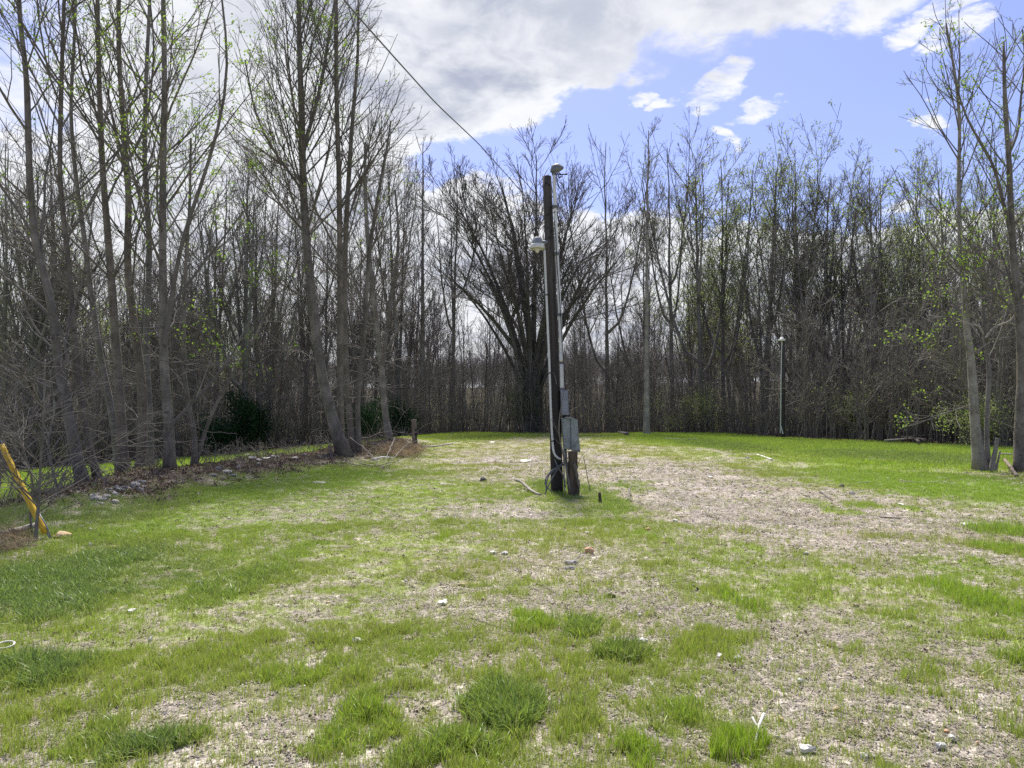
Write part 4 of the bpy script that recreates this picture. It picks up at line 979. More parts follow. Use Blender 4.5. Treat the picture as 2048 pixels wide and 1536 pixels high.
prt('photocell', Tubes().add(np.array([lcn+np.array([0, 0, .11]), lcn+np.array([0, 0, .15])]), np.array([.026, .024]), 10, cap=True).mesh('photocell', M['black']), lp)
# boxes
def prism(pts2, y0, y1, mat, name, bev=.008):
    bm = bmesh.new(); f = [bm.verts.new((a, y0, b)) for a, b in pts2]; g = [bm.verts.new((a, y1, b)) for a, b in pts2]; n = len(f)
    bm.faces.new(f); bm.faces.new(g[::-1])
    for i in range(n): bm.faces.new((f[(i+1) % n], f[i], g[i], g[(i+1) % n]))
    bmesh.ops.recalc_face_normals(bm, faces=bm.faces)
    if bev: bmesh.ops.bevel(bm, geom=bm.edges[:], offset=bev, segments=2, affect='EDGES')
    me = bpy.data.meshes.new(name); bm.to_mesh(me); bm.free(); me.materials.append(M[mat]); return me
def poly(pix): return [(pp(a, b)[0], pp(a, b)[2]) for a, b in pix]
def box_px(name, pix, y0, y1, mat, parent=pole, bev=.008): return prt(name, prism(poly(pix), y0, y1, mat, name, bev), parent)
ub = box_px('switch_box', [(1120, 781), (1135, 781), (1136.5, 827), (1121.5, 828)], -.17, -.02, 'steel_grey')
box_px('cover', [(1120.8, 783), (1134.2, 783), (1135.6, 825.5), (1122.2, 826)], -.185, -.168, 'steel_grey', ub, .004)
box_px('lip', [(1121, 825), (1136.8, 824), (1136.9, 829), (1122, 830)], -.195, -.165, 'steel_grey', ub, .003)
prt('nipple', tube_px([(1129, 827), (1129.5, 832), (1130, 838)], 10, 'black', -.09, 12, 5, 'nipple'))
mb = box_px('panel_box', [(1122, 837), (1141, 835), (1153.5, 840), (1159, 899), (1126, 897)], -.16, .02, 'panel_green')
box_px('left_cover', [(1123, 838.5), (1138, 835.8), (1139.8, 899), (1127, 896)], -.182, -.158, 'panel_green', mb, .006)
box_px('right_cover', [(1140.2, 836.3), (1153, 841), (1158.4, 899.5), (1141, 899.5)], -.195, -.158, 'panel_green', mb, .006)
box_px('top_hood', [(1121.5, 838), (1131, 833.5), (1142, 834.5), (1154, 840), (1154, 842), (1141, 837), (1131, 836)], -.205, .02, 'panel_green', mb, .002)
box_px('back_plate', [(1140, 878), (1158, 876), (1161, 905), (1143, 901)], .0, .03, 'steel_grey', mb, .004)
prt('latch', Tubes().add(np.array([pp(1139.8, 876, -.2), pp(1139.9, 884, -.2)]), np.array([.012, .012]), 8, cap=True).mesh('latch', M['steel_grey']), mb)
for (a, b) in ((1126, 845), (1150, 893), (1129, 891)):
    prt('screw', Tubes().add(np.array([pp(a, b, -.21), pp(a, b, -.175)]), np.array([.012, .012]), 8, cap=True).mesh('screw', M['pvc_grey']), mb)
prt('ground_conduit', tube_px([(1131, 897), (1133, 930), (1136, 965), (1140, 992)], 5, 'pvc_grey', -.08, 10, 12, 'ground_conduit'))
prt('ground_conduit', tube_px([(1127.5, 897), (1128, 930), (1130, 992)], 3.4, 'pvc', .02, 8, 12, 'ground_conduit'))
for pts in [[(1133, 918, -.1), (1120, 931, -.2), (1103, 941, -.28), (1092, 955, -.3), (1089, 968, -.3), (1096, 976, -.3), (1104, 984, -.3)], [(1132, 924, -.1), (1115, 936, -.22), (1100, 947, -.3), (1093, 962, -.34), (1092, 985, -.36)], [(1130, 928, -.1), (1118, 935, -.2), (1109, 948, -.25), (1101, 963, -.3), (1095, 975, -.33), (1090, 989, -.35)], [(1110, 919, -.15), (1116, 935, -.2), (1126, 950, -.2), (1131, 975, -.2)]]:
    q = resample(np.array([pp(*a) for a in pts]), 26); prt('cable', Tubes().add(q, np.full(26, .0125), 6).mesh('cable', M['cable']))
for py, dx in ((366, -2), (370, 4), (456, -3), (462, 5), (475, 1), (560, 6)):
    prt('bolt', Tubes().add(np.array([pp(POLE_X(py)+dx, py, -.105), pp(POLE_X(py)+dx, py, -.07)]), np.array([.018, .018]), 8, cap=True).mesh('bolt', M['black']))

# sawn trunk and the twiggy sapling by the pole
def ground_tube(pix, w, Y=None, n=14, lift=0.0): pass
sg = G(1146, 990); Ys = sg.y
st_ = empty('tree_stump', sg); tag(st_, 'sawn upright log stump with peeling brown bark beside the utility pole', 'stump')
sp = np.array([tuple(at(a, b, Ys)) for a, b in [(1148, 994), (1147, 970), (1145, 940), (1146, 903)]])-np.array(sg); q = resample(np.c_[sp, np.array([12, 10.5, 9.5, 9.5])/F*Ys], 16)
obj('trunk', Tubes().add(q[:, :3], q[:, 3], 16, lump=.16).mesh('trunk', M['stump']), st_)
top = q[-1, :3]; r9 = q[-1, 3]
obj('cut_face', Tubes().add(np.array([top-[0, 0, .02], top+[0.0, 0, .004]]), np.array([r9*.97, r9*.93]), 16, cap=True).mesh('cut_face', M['weathered']), st_)
a_ = at(1141, 930, Ys-.1); b_ = at(1156, 922, Ys-.1)
t = Tubes()
for i in range(3):
    c = np.array(tuple(at(1148+3*i, 935+14*i, Ys-.088)))-np.array(sg); t.add(np.array([c+[0, .02, .12-.02*i], c+[.02, -.01, 0], c+[.04, -.02, -.13]]), np.array([.01, .035, .012]), 6)
obj('bark_flap', t.mesh('bark_flap', M['bark_rough']), st_)
Yv = PY-.35
vn = empty('sapling', G(1143, 989)); tag(vn, 'thin leafless sapling twining up in front of the meter boxes', 'sapling')
vb = np.array(vn.location); t = Tubes()
VN = [([(1143, 990), (1137, 960), (1130, 925), (1122, 890), (1117, 865), (1118, 835), (1122, 815), (1126, 795), (1129, 778)], 5, 1.5), ([(1140, 988), (1150, 960), (1155, 935), (1160, 915), (1180, 895)], 2, .8),
      ([(1130, 925), (1142, 905), (1153, 885), (1158, 868)], 1.8, .7), ([(1118, 868), (1108, 850), (1102, 838)], 1.5, .7), ([(1122, 890), (1112, 880), (1101, 870)], 1.6, .7), ([(1128, 915), (1140, 895), (1165, 880), (1172, 874)], 1.5, .7),
      ([(1137, 962), (1148, 930), (1160, 922)], 1.5, .7), ([(1119, 832), (1135, 823), (1160, 812)], 1.2, .5), ([(1120, 880), (1117, 870), (1106, 838)], 1, .5), ([(1158, 866), (1145, 880), (1150, 895)], 1, .5), ([(1143, 986), (1135, 970), (1127, 955), (1116, 930)], 2, .8)]
for pix, w0, w1 in VN:
    q = resample(np.array([np.array(tuple(at(a, b, Yv)))-vb for a, b in pix]), 18); t.add(q, np.linspace(w0, w1, 18)/2/F*Yv, 5)
obj('stems', t.mesh('stems', M['twig_brown']), vn)
st2 = st([(1182, 970), (1173, 945), (1170, 928), (1167, 914)], PY+.3, [1.6, 1.6, 1.2], None)
o = obj('dead_stalk', Tubes().add(*st2, 5).mesh('dead_stalk', M['twig'])); tag(o, 'dark bent dead stalk standing right of the log stump', 'stalk')

# thin light pole at the wood edge
_Y = 37.6; g2 = Vector(((1562-1024)/F*_Y, _Y, float(H((1562-1024)/F*_Y, _Y)))); lp2 = empty('light_pole', g2); tag(lp2, 'thin dark light pole with white conduit and small lamp at the wood edge', 'light pole'); b2 = np.array(g2); Y2 = g2.y
def p2(px, py, dy=0): return np.array(tuple(at(px, py, Y2+dy)))-b2
obj('post', Tubes().add(resample(np.array([p2(1566, 874), p2(1566, 780), p2(1567, 682)]), 12), np.linspace(.10, .08, 12), 12, cap=True).mesh('post', M['pole_wood']), lp2)
obj('conduit', Tubes().add(resample(np.array([p2(1560.5, 866, -.2), p2(1561.5, 840, -.2), p2(1562, 760, -.2), p2(1563.5, 684, -.2)]), 16), np.full(16, .024), 8).mesh('conduit', M['pvc']), lp2)
obj('conduit', Tubes().add(resample(np.array([p2(1566, 868, -.35), p2(1563.5, 858, -.3), p2(1561.5, 852, -.25)]), 8), np.full(8, .024), 8).mesh('conduit', M['pvc']), lp2)
V, Q = lathe([(0, .16), (.07, .15), (.09, .07), (.17, .03), (.19, -.05), (.16, -.05), (0, -.06)], 16, None, '')
obj('lamp', mesh_from('lamp', V+p2(1563.5, 680, -.2), [Q], M['lens']), lp2)

# overhead cable, running on to the wood behind the great tree
c0 = np.array(tuple(at(640, -60, 11.0))); c1 = np.array(tuple(at(1120, 470, 62.0)))
u = np.linspace(0, 1, 80); tgt = [(640, -60), (700, 15), (780, 105), (870, 205), (960, 290), (1040, 380), (1120, 470)]
ux = np.interp(u, np.linspace(0, 1, 7), [a for a, b in tgt]); uy = np.interp(u, np.linspace(0, 1, 7), [b for a, b in tgt])
inv_ = 1/11+(1/52-1/11)*u
q = resample(np.array([tuple(at(a, b, 1/i)) for a, b, i in zip(ux, uy, inv_)]), 80)
rad = np.interp(q[:, 1], [11, 16, 24, 52], [.017, .022, .03, .03])
o = obj('overhead_cable', Tubes().add(q, np.full(80, .016), 8).mesh('overhead_cable', M['cable'])); tag(o, 'grey overhead service cable slanting down across the sky to the great dark tree', 'cable')

# guy wire with yellow guard
gb = G(96, 1078); gy = empty('guy_wire', gb); tag(gy, 'slanting guy wire in a bright yellow plastic guard by the left edge', 'guy wire'); g0 = np.array(gb); Yg = gb.y
def pg(px, py, dy=0): return np.array(tuple(at(px, py, Yg+dy)))-g0
obj('guard', Tubes().add(resample(np.array([pg(91, 1066), pg(70, 1026, .03), pg(40, 966, .08), pg(3, 890, .15)]), 14), np.linspace(.037, .033, 14), 12, cap=True).mesh('guard', M['yellow']), gy)
obj('wire', Tubes().add(np.array([pg(100, 1078), pg(80, 1038, .02), pg(-10, 858, .2), pg(-120, 630, .5)]), np.full(4, .008), 6).mesh('wire', M['steel_grey']), gy)
obj('anchor_rod', Tubes().add(np.array([pg(103, 1080), pg(93, 1052), pg(79, 1028)]), np.array([.009, .009, .008]), 8, cap=True).mesh('anchor_rod', M['steel_grey']), gy)
# thin bush in front of the guard
hero([st([(70, 1082), (74, 1040), (78, 1000), (80, 950), (84, 880), (88, 800)], Yg-.15, [7, 6, 5, 4, 3], (0, 0, .5)), st([(68, 1082), (60, 1040), (66, 960), (40, 880), (10, 800)], Yg+.3, [4, 4, 3, 2], None)],
     dict(NEAR, t0=.2, l1=1.3, d1=7, a1=55, d2=5, d3=5, d4=0), 'thin bare shrub twined round the yellow guard', None, None, 'bark_dark', 'twig', 31, tip=.003, name='bare_shrub', cat='shrub')
hero([st([(-10, 1050), (0, 960), (10, 880), (-20, 780)], Yg+1.2, [5, 4, 3], None), st([(120, 1000), (105, 940), (95, 890), (110, 820), (100, 740)], 13.2, [5, 4, 3], None)],
     dict(NEAR, t0=.1, l1=1.6, d1=6, a1=60, up1=0, d2=4, d3=4, d4=0), 'leafless thorny shrub at the left edge behind the yellow guard', None, None, 'bark_dark', 'twig', 32, tip=.0035, name='bare_shrub', cat='shrub')

# wooden post stub
g3 = G(829, 892); ps = empty('wooden_post', g3); tag(ps, 'short weathered wooden post with a rotten dark split standing in the far grass', 'post'); b3 = np.array(g3); Y3 = g3.y
q = resample(np.array([np.array(tuple(at(a, b, Y3)))-b3 for a, b in [(830, 895), (828.5, 865), (827.5, 839)]]), 14)
obj('post', Tubes().add(q, np.linspace(5.6, 5.0, 14)/F*Y3, 14, cap=True, lump=.1).mesh('post', M['weathered']), ps)
c = np.array(tuple(at(832, 868, Y3-.115)))-b3
obj('split', Tubes().add(np.array([c+[0, .04, .3], c+[.0, 0, .12], c+[.01, 0, -.1], c+[.0, .05, -.35]]), np.array([.004, .035, .03, .004]), 6).mesh('split', M['black']), ps)

# ------------------------------------------------------------------ stones, litter and wood lying about
M['rock_pale'] = simple('rock_pale', (0.50, 0.46, 0.39), (0.30, 0.275, 0.235), 0.9, 3, bmp=.5)
M['rock_tan'] = simple('rock_tan', (0.50, 0.37, 0.19), (0.40, 0.31, 0.20), 0.9, 2.5, bmp=.5)
M['rock_orange'] = simple('rock_orange', (0.56, 0.30, 0.14), (0.46, 0.34, 0.22), 0.9, 2.0, bmp=.5)
M['rock_grey'] = simple('rock_grey', (0.30, 0.285, 0.265), (0.18, 0.17, 0.16), 0.9, 3, bmp=.5)
M['rock_dark'] = simple('rock_dark', (0.05, 0.05, 0.058), (0.03, 0.03, 0.034), 0.8, 3, bmp=.4)
RK = {}
def stone(px, py, wpx, hpx, mat, label, group=None, name='stone', cat='stone', rz=None, depth=.8):
    key = (mat, random.randint(0, 2))
    if key not in RK: RK[key] = rock_mesh(900+len(RK), M[mat], 1.0, 2, .42)
    g = G(px, py); k = g.y/F
    o = obj(name, RK[key]); o.location = (g.x, g.y, g.z+hpx*k*.10); o.scale = (wpx*k*.5, wpx*k*.5*depth, hpx*k*.5); o.rotation_euler = (random.uniform(-.2, .2), random.uniform(-.2, .2), random.uniform(-.5, .5) if rz is None else rz)
    tag(o, label, cat, group); return o
def chip(px, py, wpx, hpx, mat, label, group=None, name='scrap', cat='scrap', rz=0.0, th=.006, seed=0):
    wpx *= .85; hpx *= .7
    """an irregular thin plate or strip lying on the ground"""
    g = G(px, py); k = g.y/F; dpt = abs(G(px, py-hpx/2).y-G(px, py+hpx/2).y); r = random.Random(seed or int(px*7+py))
    n = 13; bm = bmesh.new(); tops = []; bots = []
    for i in range(n):
        a = 6.283*i/n; rr = r.uniform(.55, 1.15); x_, y_ = math.cos(a)*wpx*k/2*rr, math.sin(a)*max(dpt*.45, .02)*rr; z_ = r.uniform(.1, 1)*.02
        tops.append(bm.verts.new((x_, y_, z_+th))); bots.append(bm.verts.new((x_*1.02, y_*1.02, z_-.01)))
    c = bm.verts.new((0, 0, th+.022)); cb = bm.verts.new((0, 0, -.01))
    for i in range(n):
        j = (i+1) % n; bm.faces.new((tops[i], tops[j], c)); bm.faces.new((bots[j], bots[i], cb)); bm.faces.new((bots[i], bots[j], tops[j], tops[i]))
    me = bpy.data.meshes.new(name); bm.to_mesh(me); bm.free(); me.materials.append(M[mat])
    o = obj(name, me, None, (g.x, g.y, g.z+.004)); o.rotation_euler = (0, 0, rz); tag(o, label, cat, group); return o
def stick(pix, wpx, mat, label, group=None, name='stick', cat='stick', lift=None, n=16, twigs=0):
    gp = [G(*p) for p in pix]; b = np.array(gp[0]); Yk = gp[0].y
    lift = lift or [0]*len(pix)
    P = np.array([np.array(p)+[0, 0, l] for p, l in zip(gp, lift)])-b; q = resample(P, n); w_ = np.interp(np.linspace(0, 1, n), np.linspace(0, 1, len(np.atleast_1d(wpx))), np.atleast_1d(wpx))/2/F*Yk
    q[:, 2] += w_*.7; q[1:-1] += (0 if mat == 'white' else 1)*rng.normal(0, .004, (n-2, 3))*np.array([1, 1, .3])*np.linalg.norm(P[-1])**.5
    t = Tubes().add(q, w_, 7, cap=True, lump=0 if mat == 'white' else .15)
    if twigs:
        A = spawn(q[None], w_[None], twigs/np.linalg.norm(P[-1]-P[0]), .2, .95, 40, 10, lambda L, u_: L*.28+0*u_, 6, .02, .1, .6, .003, np.random.default_rng(int(pix[0][0])), .1, 1)
        A[0][..., 2] = np.maximum(A[0][..., 2], .01); t.add(*A, 4)
    o = obj(name, t.mesh(name, M[mat]), None, tuple(b)); tag(o, label, cat, group); return o

GH = 'limestone rocks in the heap at the foot of the leaning trees'
for i in range(46):
    u_ = random.random(); px = 190+u_*95+random.gauss(0, 5); py = 1000-u_*32+random.gauss(0, 6)
    s = random.uniform(5, 15)
    stone(px, py, s*1.25, s*.85, random.choice(['rock_pale', 'rock_pale', 'rock_grey']), 'pale limestone rock in the heap at the foot of the leaning trees', GH, 'rock', 'rock')
for (px, py) in [(495, 912), (508, 917), (520, 921), (478, 935), (455, 945), (440, 938), (545, 914), (500, 945), (462, 952), (430, 950), (520, 930), (590, 918), (612, 912), (640, 915)]:
    stone(px+random.uniform(-4, 4), py+random.uniform(-2, 2), random.uniform(9, 20), random.uniform(6, 10), random.choice(['rock_pale', 'rock_grey', 'rock_pale']), 'pale rock half buried in the dark soil bank right of the leaning row', 'rocks along the soil bank', 'rock', 'rock')
stone(125, 1074, 42, 20, 'rock_tan', 'flat tan sandstone lying by the foot of the yellow guard', None, 'rock', 'rock')
stone(1178, 1105, 19, 18, 'rock_orange', 'pointed orange sandstone in the open ground before the utility pole')
stone(1143, 1127, 30, 13, 'rock_grey', 'cracked grey stone lying left of and nearer than the orange sandstone')
stone(1137, 1137, 24, 8, 'rock_grey', 'flat grey slab at the near side of the cracked grey stone')
stone(966, 962, 17, 13, 'rock_dark', 'pointed dark slate stone left of the utility pole')
stone(398, 1168, 28, 12, 'rock_grey', 'flat smooth grey stone half hidden in left grass')
stone(1395, 1180, 8, 9, 'rock_dark', 'small black lump on bare ground right of centre')
stone(1296, 1060, 11, 8, 'rock_orange', 'small orange stone beside a round grass tuft right of the pole')
stone(1683, 974, 12, 9, 'rock_dark', 'small dark clod at the left end of a thin stick in the far gravel')
stone(1704, 988, 12, 9, 'rock_pale', 'chalky white stone near the dark clod in the far gravel')
stone(1676, 1420, 18, 12, 'rock_tan', 'yellow rounded stone in the near right gravel, farthest of the yellow ones')
stone(1562, 1440, 15, 10, 'rock_tan', 'yellow stone left among the near right pebbles')
stone(1893, 1464, 12, 8, 'rock_orange', 'orange pebble farther of two in the near right gravel')
stone(1955, 1487, 11, 8, 'rock_orange', 'orange pebble nearer of two in the near right gravel')
stone(1555, 1475, 15, 9, 'rock_pale', 'rounded whitish pebble beside a lime tuft at lower right')
stone(1752, 1515, 16, 8, 'rock_grey', 'smooth grey pebble at the lower right')
stone(1578, 1506, 18, 10, 'rock_grey', 'grey pebble beside the white crumbled piece at lower right')
stone(1955, 1436, 8, 6, 'rock_dark', 'tiny dark stone in the lower right gravel', None)
stone(180, 1093, 12, 14, 'rock_pale', 'upright pinkish stone nearer than the tan sandstone')
stone(232, 1096, 22, 9, 'rock_tan', 'low tan stone right of the pinkish upright stone')
stone(160, 1056, 16, 9, 'rock_grey', 'grey stone just beyond the tan sandstone')
stone(184, 1060, 22, 7, 'rock_pale', 'bleached stone right of and beyond the tan sandstone')
stone(930, 1170, 22, 7, 'rock_tan', 'sunken yellowish stone left of centre')
stone(640, 966, 34, 6, 'rock_pale', 'pale flat slab lying in the lush grass before the middle clump')
LOOSE = []; LAND = []
GP = 'small pale stones scattered over the clearing'
for i in range(120):
    for _ in range(30):
        px, py = random.uniform(20, 2030), 870+660*random.random()**.75
        g = G(px, py)
        if fields(np.array([g.x]), np.array([g.y]))[0][0] < .55 and g.y < 42: break
    s = random.uniform(3.5, 9)*(.75+.5*(py-870)/660)
    o_ = stone(px, py, s*1.3, s*.7, random.choice(['rock_pale', 'rock_pale', 'rock_grey', 'rock_tan']), None, GP); LOOSE.append((o_, px, py))
W_ = 'white'
M['white_strip'] = M['white']
for args in [(886, 1208, 26, 10, W_, 'long white scrap left of centre in the thin grass'), (1440, 1316, 14, 6, W_, 'small white scrap left of the lime tuft with litter'), (1476, 1320, 22, 9, W_, 'folded whitish scrap at the foot of the lime tuft with litter'),
             (1285, 1284, 24, 8, W_, 'white chip behind a dark green tuft right of centre'), (1278, 1234, 9, 4, W_, 'tiny white chip on bare ground right of centre'), (1304, 1376, 6, 15, W_, 'upright white sliver near the bottom centre right'),
             (1612, 1504, 44, 16, W_, 'crumbled white chunk among pebbles at the lower right'), (1882, 1497, 24, 12, W_, 'ragged white piece at the lower right, left of a thin tuft'), (1903, 1481, 18, 9, W_, 'ragged white piece at the lower right, beyond a thin tuft'),
             (1730, 1520, 20, 8, W_, 'smooth white chip at the bottom right'), (1600, 1366, 20, 8, W_, 'white chip in the right gravel'), (1932, 1050, 24, 7, W_, 'white scrap beside a small tuft at the far right'), (1802, 1010, 10, 5, W_, 'white chip left of the far right scrap'),
             (264, 1225, 18, 9, W_, 'white scrap in the left grass beyond the plastic ring'), (300, 1282, 8, 4, W_, 'white fleck right of the plastic ring'), (1050, 922, 30, 7, W_, 'white flaky patch behind and left of the pole'), (1146, 938, 10, 5, W_, 'white fleck right behind the stump'),
             (1510, 873, 12, 4, W_, 'white fleck at the far grass edge'), (1010, 1108, 16, 6, W_, 'whitish chip left of the orange sandstone'), (985, 1107, 14, 6, W_, 'whitish chip left of another near the orange sandstone'), (1930, 1190, 9, 5, W_, 'whitish sliver on the bright right tuft'),
             (715, 1285, 30, 7, W_, 'cream crumbly chip left of the bottom centre'), (1420, 955, 12, 4, W_, 'white fleck on the far gravel behind right of the pole'), (1350, 1042, 14, 4, W_, 'white fleck right of the leafy ground by the pole'), (985, 885, 14, 5, W_, 'white scrap far behind the pole'),
             (530, 917, 20, 6, W_, 'white flake on the soil bank right of the leaning row'), (1612, 1109, 16, 4, W_, 'white sliver across the bare right gravel'), (110, 1170, 9, 6, W_, 'white fleck in the deep left grass')]:
    chip(*args)
chip(1223, 1194, 19, 5, 'black', 'black bark strip lying on bare ground before the pole', None, 'bark_strip', 'bark', .1)
stick([(1510, 1503), (1516, 1480), (1528, 1458)], [6, 6], 'white', 'white plastic stake lying slantwise in the bottom right', None, 'plastic_stake', 'stake', [.03, .05, .07])
stick([(1505, 1457), (1514, 1466)], [5, 4], 'white', 'short white strip beside the plastic stake', None, 'plastic_strip', 'strip', [.05, .03])
stick([(1515, 911), (1530, 916), (1544, 921)], [4, 4], 'white', 'white lath lying in the far grass right of the pole', None, 'lath', 'lath')
t = Tubes(); a = np.linspace(0, 6.283, 25); g = G(10, 1299); t.add(np.c_[.055*np.cos(a), .045*np.sin(a), .03+.01*np.sin(a)], np.full(25, .007), 6)
o = obj('plastic_ring', t.mesh('plastic_ring', M['white']), None, tuple(g)); tag(o, 'white plastic ring lying at the left edge', 'ring')
# sticks and branches
stick([(1031, 973), (1045, 976), (1056, 983), (1068, 989), (1082, 992)], [6, 5, 5], 'twig_pale', 'crooked pale stick lying left of the pole foot', None, 'stick', 'stick', [.12, .1, .05, .02, 0])
stick([(940, 1236), (985, 1250), (1030, 1266)], [3, 2], 'twig_brown', 'straight thin brown twig left of the bottom centre')
stick([(1073, 1168), (1098, 1178), (1116, 1190)], [3, 2], 'twig_brown', 'thin curved twig nearer than the cracked grey stone')
stick([(1653, 1291), (1672, 1296), (1692, 1302)], [4, 3], 'twig', 'dark twig on the right gravel')
stick([(1688, 1456), (1700, 1465), (1712, 1472)], [4, 3], 'twig', 'dark twig in the lower right gravel')
stick([(1370, 1470), (1400, 1466), (1432, 1460)], [3, 2], 'twig', 'dark twig beside grass at the lower right centre')
stick([(760, 1393), (790, 1394), (830, 1395)], [3, 2], 'twig_pale', 'pale straight stem left of the dark tall tuft')
stick([(1695, 972), (1720, 966), (1745, 964)], [2.5, 2], 'twig_pale', 'thin stick right of the dark clod in the far gravel')
stick([(1800, 961), (1820, 965), (1850, 966)], [2.5, 2], 'twig_pale', 'thin branched stick in the right lawn edge, left one', None, 'stick', 'stick', None, 14, 3)
stick([(1860, 966), (1885, 963), (1910, 972)], [3, 2], 'twig_pale', 'thin forked stick in the right lawn edge, right one', None, 'stick', 'stick', None, 14, 3)
stick([(1640, 985), (1650, 990), (1662, 1000)], [4, 3], 'twig', 'dark flat stick in the far gravel behind tufts')
stick([(1760, 1035), (1780, 1036), (1800, 1037)], [2.5, 2], 'twig', 'dark thin stick across bare gravel at right')
stick([(1330, 878), (1365, 880), (1395, 879)], [3, 2.5], 'twig_pale', 'long pale stick in the far grass right of the pale trunk')
stick([(1225, 863), (1240, 867), (1255, 871)], [5, 4], 'twig', 'dark branch lying at the wood edge left of the pale trunk', None, 'branch', 'branch')
stick([(845, 903), (870, 899), (905, 893)], [4, 3], 'twig_pale', 'long pale branch lying right of the dry grass heap', None, 'branch', 'branch', [.15, .1, .1], 14, 3)
stick([(745, 924), (765, 921), (785, 920)], [5, 3], 'white', 'bleached split stick before the middle clump', None, 'stick', 'stick', [.05, .08, .05])
for i, (pix, lift) in enumerate([([(700, 908), (735, 922), (765, 940)], [.5, .3, .02]), ([(790, 905), (778, 922), (765, 940)], [.5, .3, .03]), ([(720, 935), (750, 938), (790, 934)], [.1, .05, .15]), ([(820, 900), (800, 918), (772, 938)], [.3, .25, .05]), ([(690, 925), (700, 932), (740, 936)], [.1, .05, .02])]):
    stick(pix, [2.4, 1.0], 'twig_brown', 'thin brown branch tangled in the brush lying before the middle clump', 'branches in the brush before the middle clump', 'branch', 'branch', lift, 16, 5)
stick([(2010, 935), (2022, 945), (2034, 955)], [6, 6], 'weathered', 'short weathered timber leaning in grass at the right edge', None, 'timber', 'timber', [.18, .1, 0])
stick([(2002, 918), (2024, 919), (2050, 920)], [3, 2], 'twig_pale', 'thin pale branch lying behind the weathered timber', None, 'branch', 'branch', [.15, .15, .12], 14, 3)
stick([(1260, 988), (1258, 1000), (1262, 1004)], [3, 3], 'twig', 'small dark stub stick right of the pole foot', None, 'stick', 'stick', [.12, .05, 0])
# sawn little stub
P, Rr = st([(1201, 1006), (1200, 996), (1199, 985)], G(1201, 1006).y, [7, 5.5, 5], None)
o = obj('stub', Tubes().add(P, Rr, 10, cap=True, lump=.2).mesh('stub', M['stump'])); tag(o, 'little sawn sapling stub right of the pole', 'stub')
P, Rr = st([(664, 922), (662, 905), (658, 890)], 22.2, [9, 7, 6], None)
o = obj('stub', Tubes().add(P, Rr, 10, cap=True, lump=.2).mesh('stub', M['weathered'])); tag(o, 'sawn stub leaning against the foot of the pale leaning tree', 'stub')
# fallen logs at the right wood edge
for i, (pix, w_, mt, lb) in enumerate([([(1740, 878), (1800, 884), (1850, 888)], 5, 'bark_rough', 'long brown fallen log at the right wood edge'), ([(1770, 889), (1812, 888), (1850, 884)], 4, 'bark_pale', 'bleached fallen log below the brown log at the right wood edge'),
        ([(1810, 878), (1830, 886), (1838, 892)], 4, 'bark_rough', 'short reddish log end at the right wood edge'), ([(1925, 889), (1950, 887), (1945, 888)], 8, 'bark_pale', 'bleached log piece left behind the pale multi-stemmed tree'), ([(1880, 886), (1910, 885), (1935, 888)], 4, 'bark_pale', 'bleached log between the brown log and the pale tree')]):
    stick(pix, [w_, w_*.8], mt, lb, None, 'log', 'log', [.15, .2, .12], 12, 2)
stick([(0, 1082), (35, 1074), (70, 1066)], [14, 11], 'bark_pale', 'pale rotten log lying at the left edge before the yellow guard', None, 'log', 'log', [.05, .06, .08])

# dry grass heaps and litter on the bank
def hay_mesh(seed, n=40, mat='hay'):
    r = np.random.default_rng(seed); P = np.zeros((n, 5, 3)); a = r.random(n)*6.28; u = np.linspace(-.5, .5, 5); L = r.uniform(.5, 1.3, n)
    P[..., 0] = np.outer(np.cos(a)*L, u)+r.normal(0, .35, n)[:, None]; P[..., 1] = np.outer(np.sin(a)*L, u)+r.normal(0, .35, n)[:, None]; P[..., 2] = .3*r.random(n)[:, None]+np.outer(r.normal(0, .35, n), u)+.25*(1-4*u*u)*r.random(n)[:, None]
    return Tubes().add(P, np.full((n, 5), .008), 3).mesh('hay', M[mat], False)
hp = [hay_mesh(700+i) for i in range(3)]
pts = []
for (x0, y0, x1, y1, n, hh) in ((765, 896, 850, 918, 70, .25), (0, 1066, 66, 1098, 7, .04), (-60, 1090, 30, 1120, 4, .03)):
    for _ in range(n):
        u_, v_ = random.gauss(.5, .22), random.gauss(.5, .22); g = G(x0+u_*(x1-x0), y0+v_*(y1-y0)); pts.append((g.x, g.y, g.z+hh*math.exp(-((u_-.5)**2+(v_-.5)**2)*9)*random.random(), .22+.12*(y0 < 950)))
pts = np.array(pts); n = len(pts)
scatter('dry_grass', pts[:, :3], np.stack([rng.normal(0, .3, n), rng.normal(0, .3, n), rng.random(n)*6.28], 1), pts[:, 3]*rng.uniform(.7, 1.3, n), rng.integers(0, 3, n), hp, None, 'heaps of dead brown grass on the bank')
lf = [leaf_mesh(np.random.default_rng(i).normal(0, .5, (14, 3))*[1, 1, .12]+[0, 0, .12], .5, M['leaf_litter'], np.random.default_rng(i), 1, .05) for i in range(3)]
x, y = polar(60000, 9, 34, 40); x2, y2 = polar(9000, 28, 60, 42)
bk = fields(x, y)[6]; k = rng.random(len(x)) < bk*.8; k2 = fields(x2, y2)[4] > .5
x3, y3 = polar(5000, 2, 22, 43); k2 = np.r_[k2, fields(x3, y3)[4] < .5]; x2 = np.r_[x2, x3]; y2 = np.r_[y2, y3]
x = np.r_[x[k], x2[k2]]; y = np.r_[y[k], y2[k2]]; n = len(x); sz = np.where(np.arange(n) < k.sum(), .09, np.where(y < 24, .035, .2))
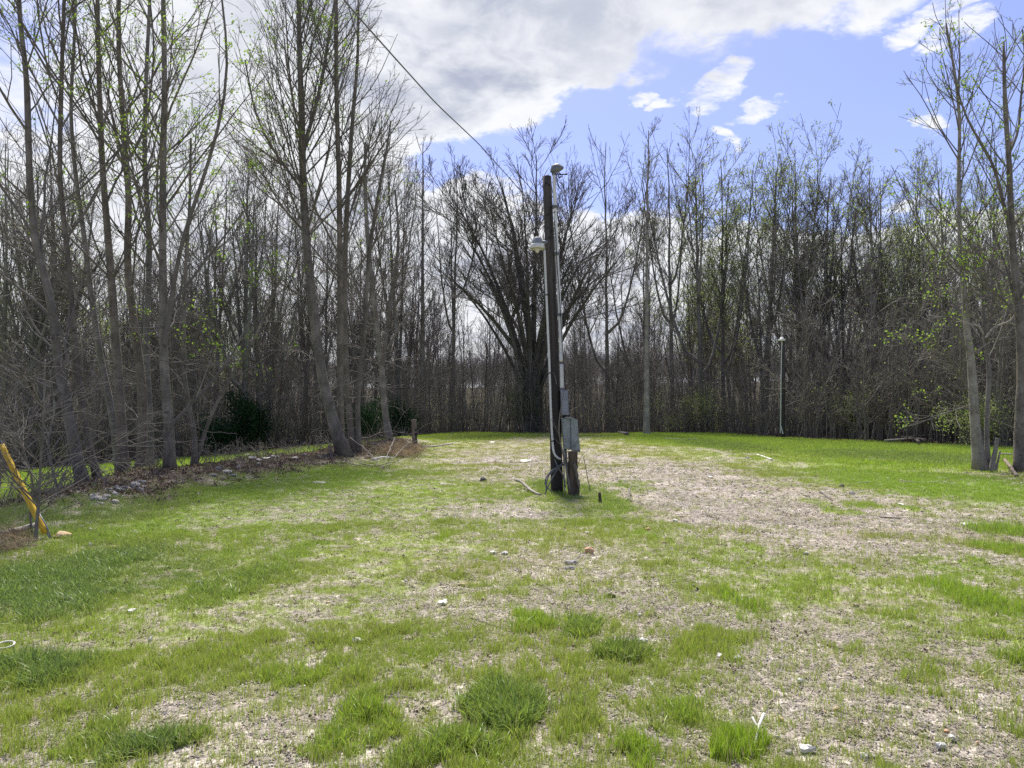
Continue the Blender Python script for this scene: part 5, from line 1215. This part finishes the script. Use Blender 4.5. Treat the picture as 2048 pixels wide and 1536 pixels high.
scatter('leaf_litter', np.stack([x, y, H(x, y)], 1), np.stack([rng.normal(0, .2, n), rng.normal(0, .2, n), rng.random(n)*6.28], 1), sz*rng.uniform(.7, 1.4, n), rng.integers(0, 3, n), lf, None, 'dead leaves and crumbs on the soil bank and under the trees')
tw = [brush(460+i, 6, .55, .35, 'twig_brown', .004) for i in range(2)]
x, y = polar(9000, 9, 33, 40); D = side(x, y); k = (rng.random(len(x)) < .22*np.exp(-((D-.1)/1.2)**2)) & (y > 9) & (y < 31); x, y = x[k], y[k]; n = len(x)
scatter('dead_brush', np.stack([x, y, H(x, y)], 1), np.stack([rng.normal(0, .5, n), rng.normal(0, .5, n), rng.random(n)*6.28], 1), rng.uniform(.4, 1.2, n), rng.integers(0, 2, n), tw, None, 'thin dead brush and weed stalks on the bank')
print('objects', len(bpy.data.objects))

# each loose stone is told by its colour and by the marked thing it lies beside
vis = [(o, o.matrix_basis.translation.copy()) for o in C.objects if o.parent is None and o.get('label') and o.get('category') in ('stone', 'scrap', 'rock', 'stick', 'stub', 'stake', 'ring', 'utility pole', 'stump', 'post', 'bark', 'lath', 'timber', 'guy wire') and o.get('group') is None]
used = set()
def scr(p): return 1024+F*p.x/p.y, 768-F*((p.z-EYE)/p.y-math.tan(PITCH))
vis = [(o['label'], scr(p)) for o, p in vis if p.y > 1]
for o, px, py in LOOSE:
    mn = o.data.materials[0].name; cw = {'rock_pale': 'whitish', 'rock_grey': 'grey', 'rock_tan': 'tan'}[mn]
    done = False
    for lab, (lx, ly) in sorted(vis, key=lambda v: (v[1][0]-px)**2+4*(v[1][1]-py)**2):
        dx, dy = px-lx, (py-ly)*2
        rel = ('right of' if dx > 0 else 'left of') if abs(dx) > abs(dy) else ('nearer than' if dy > 0 else 'beyond')
        words_ = lab.split(); short = ' '.join(words_[:9])
        while short.split()[-1] in ('the', 'of', 'a', 'at', 'in', 'on', 'and', 'by', 'to', 'from', 'than', 'among', 'right', 'left', 'near', 'lying', 'with', 'before', 'standing', 'its', 'his', 'lower', 'small', 'thin', 'dark', 'beside', 'behind', 'far', 'bare', 'pale', 'nearer', 'round', 'half', 'orange', 'bright', 'middle'): short = ' '.join(short.split()[:-1])
        L_ = f'small {cw} stone {rel} the {short}'
        if L_ not in used: used.add(L_); o['label'] = L_; break
tris = sum(len(m.loop_triangles) if not m.calc_loop_triangles() else 0 for m in bpy.data.meshes)
print('triangles', tris)
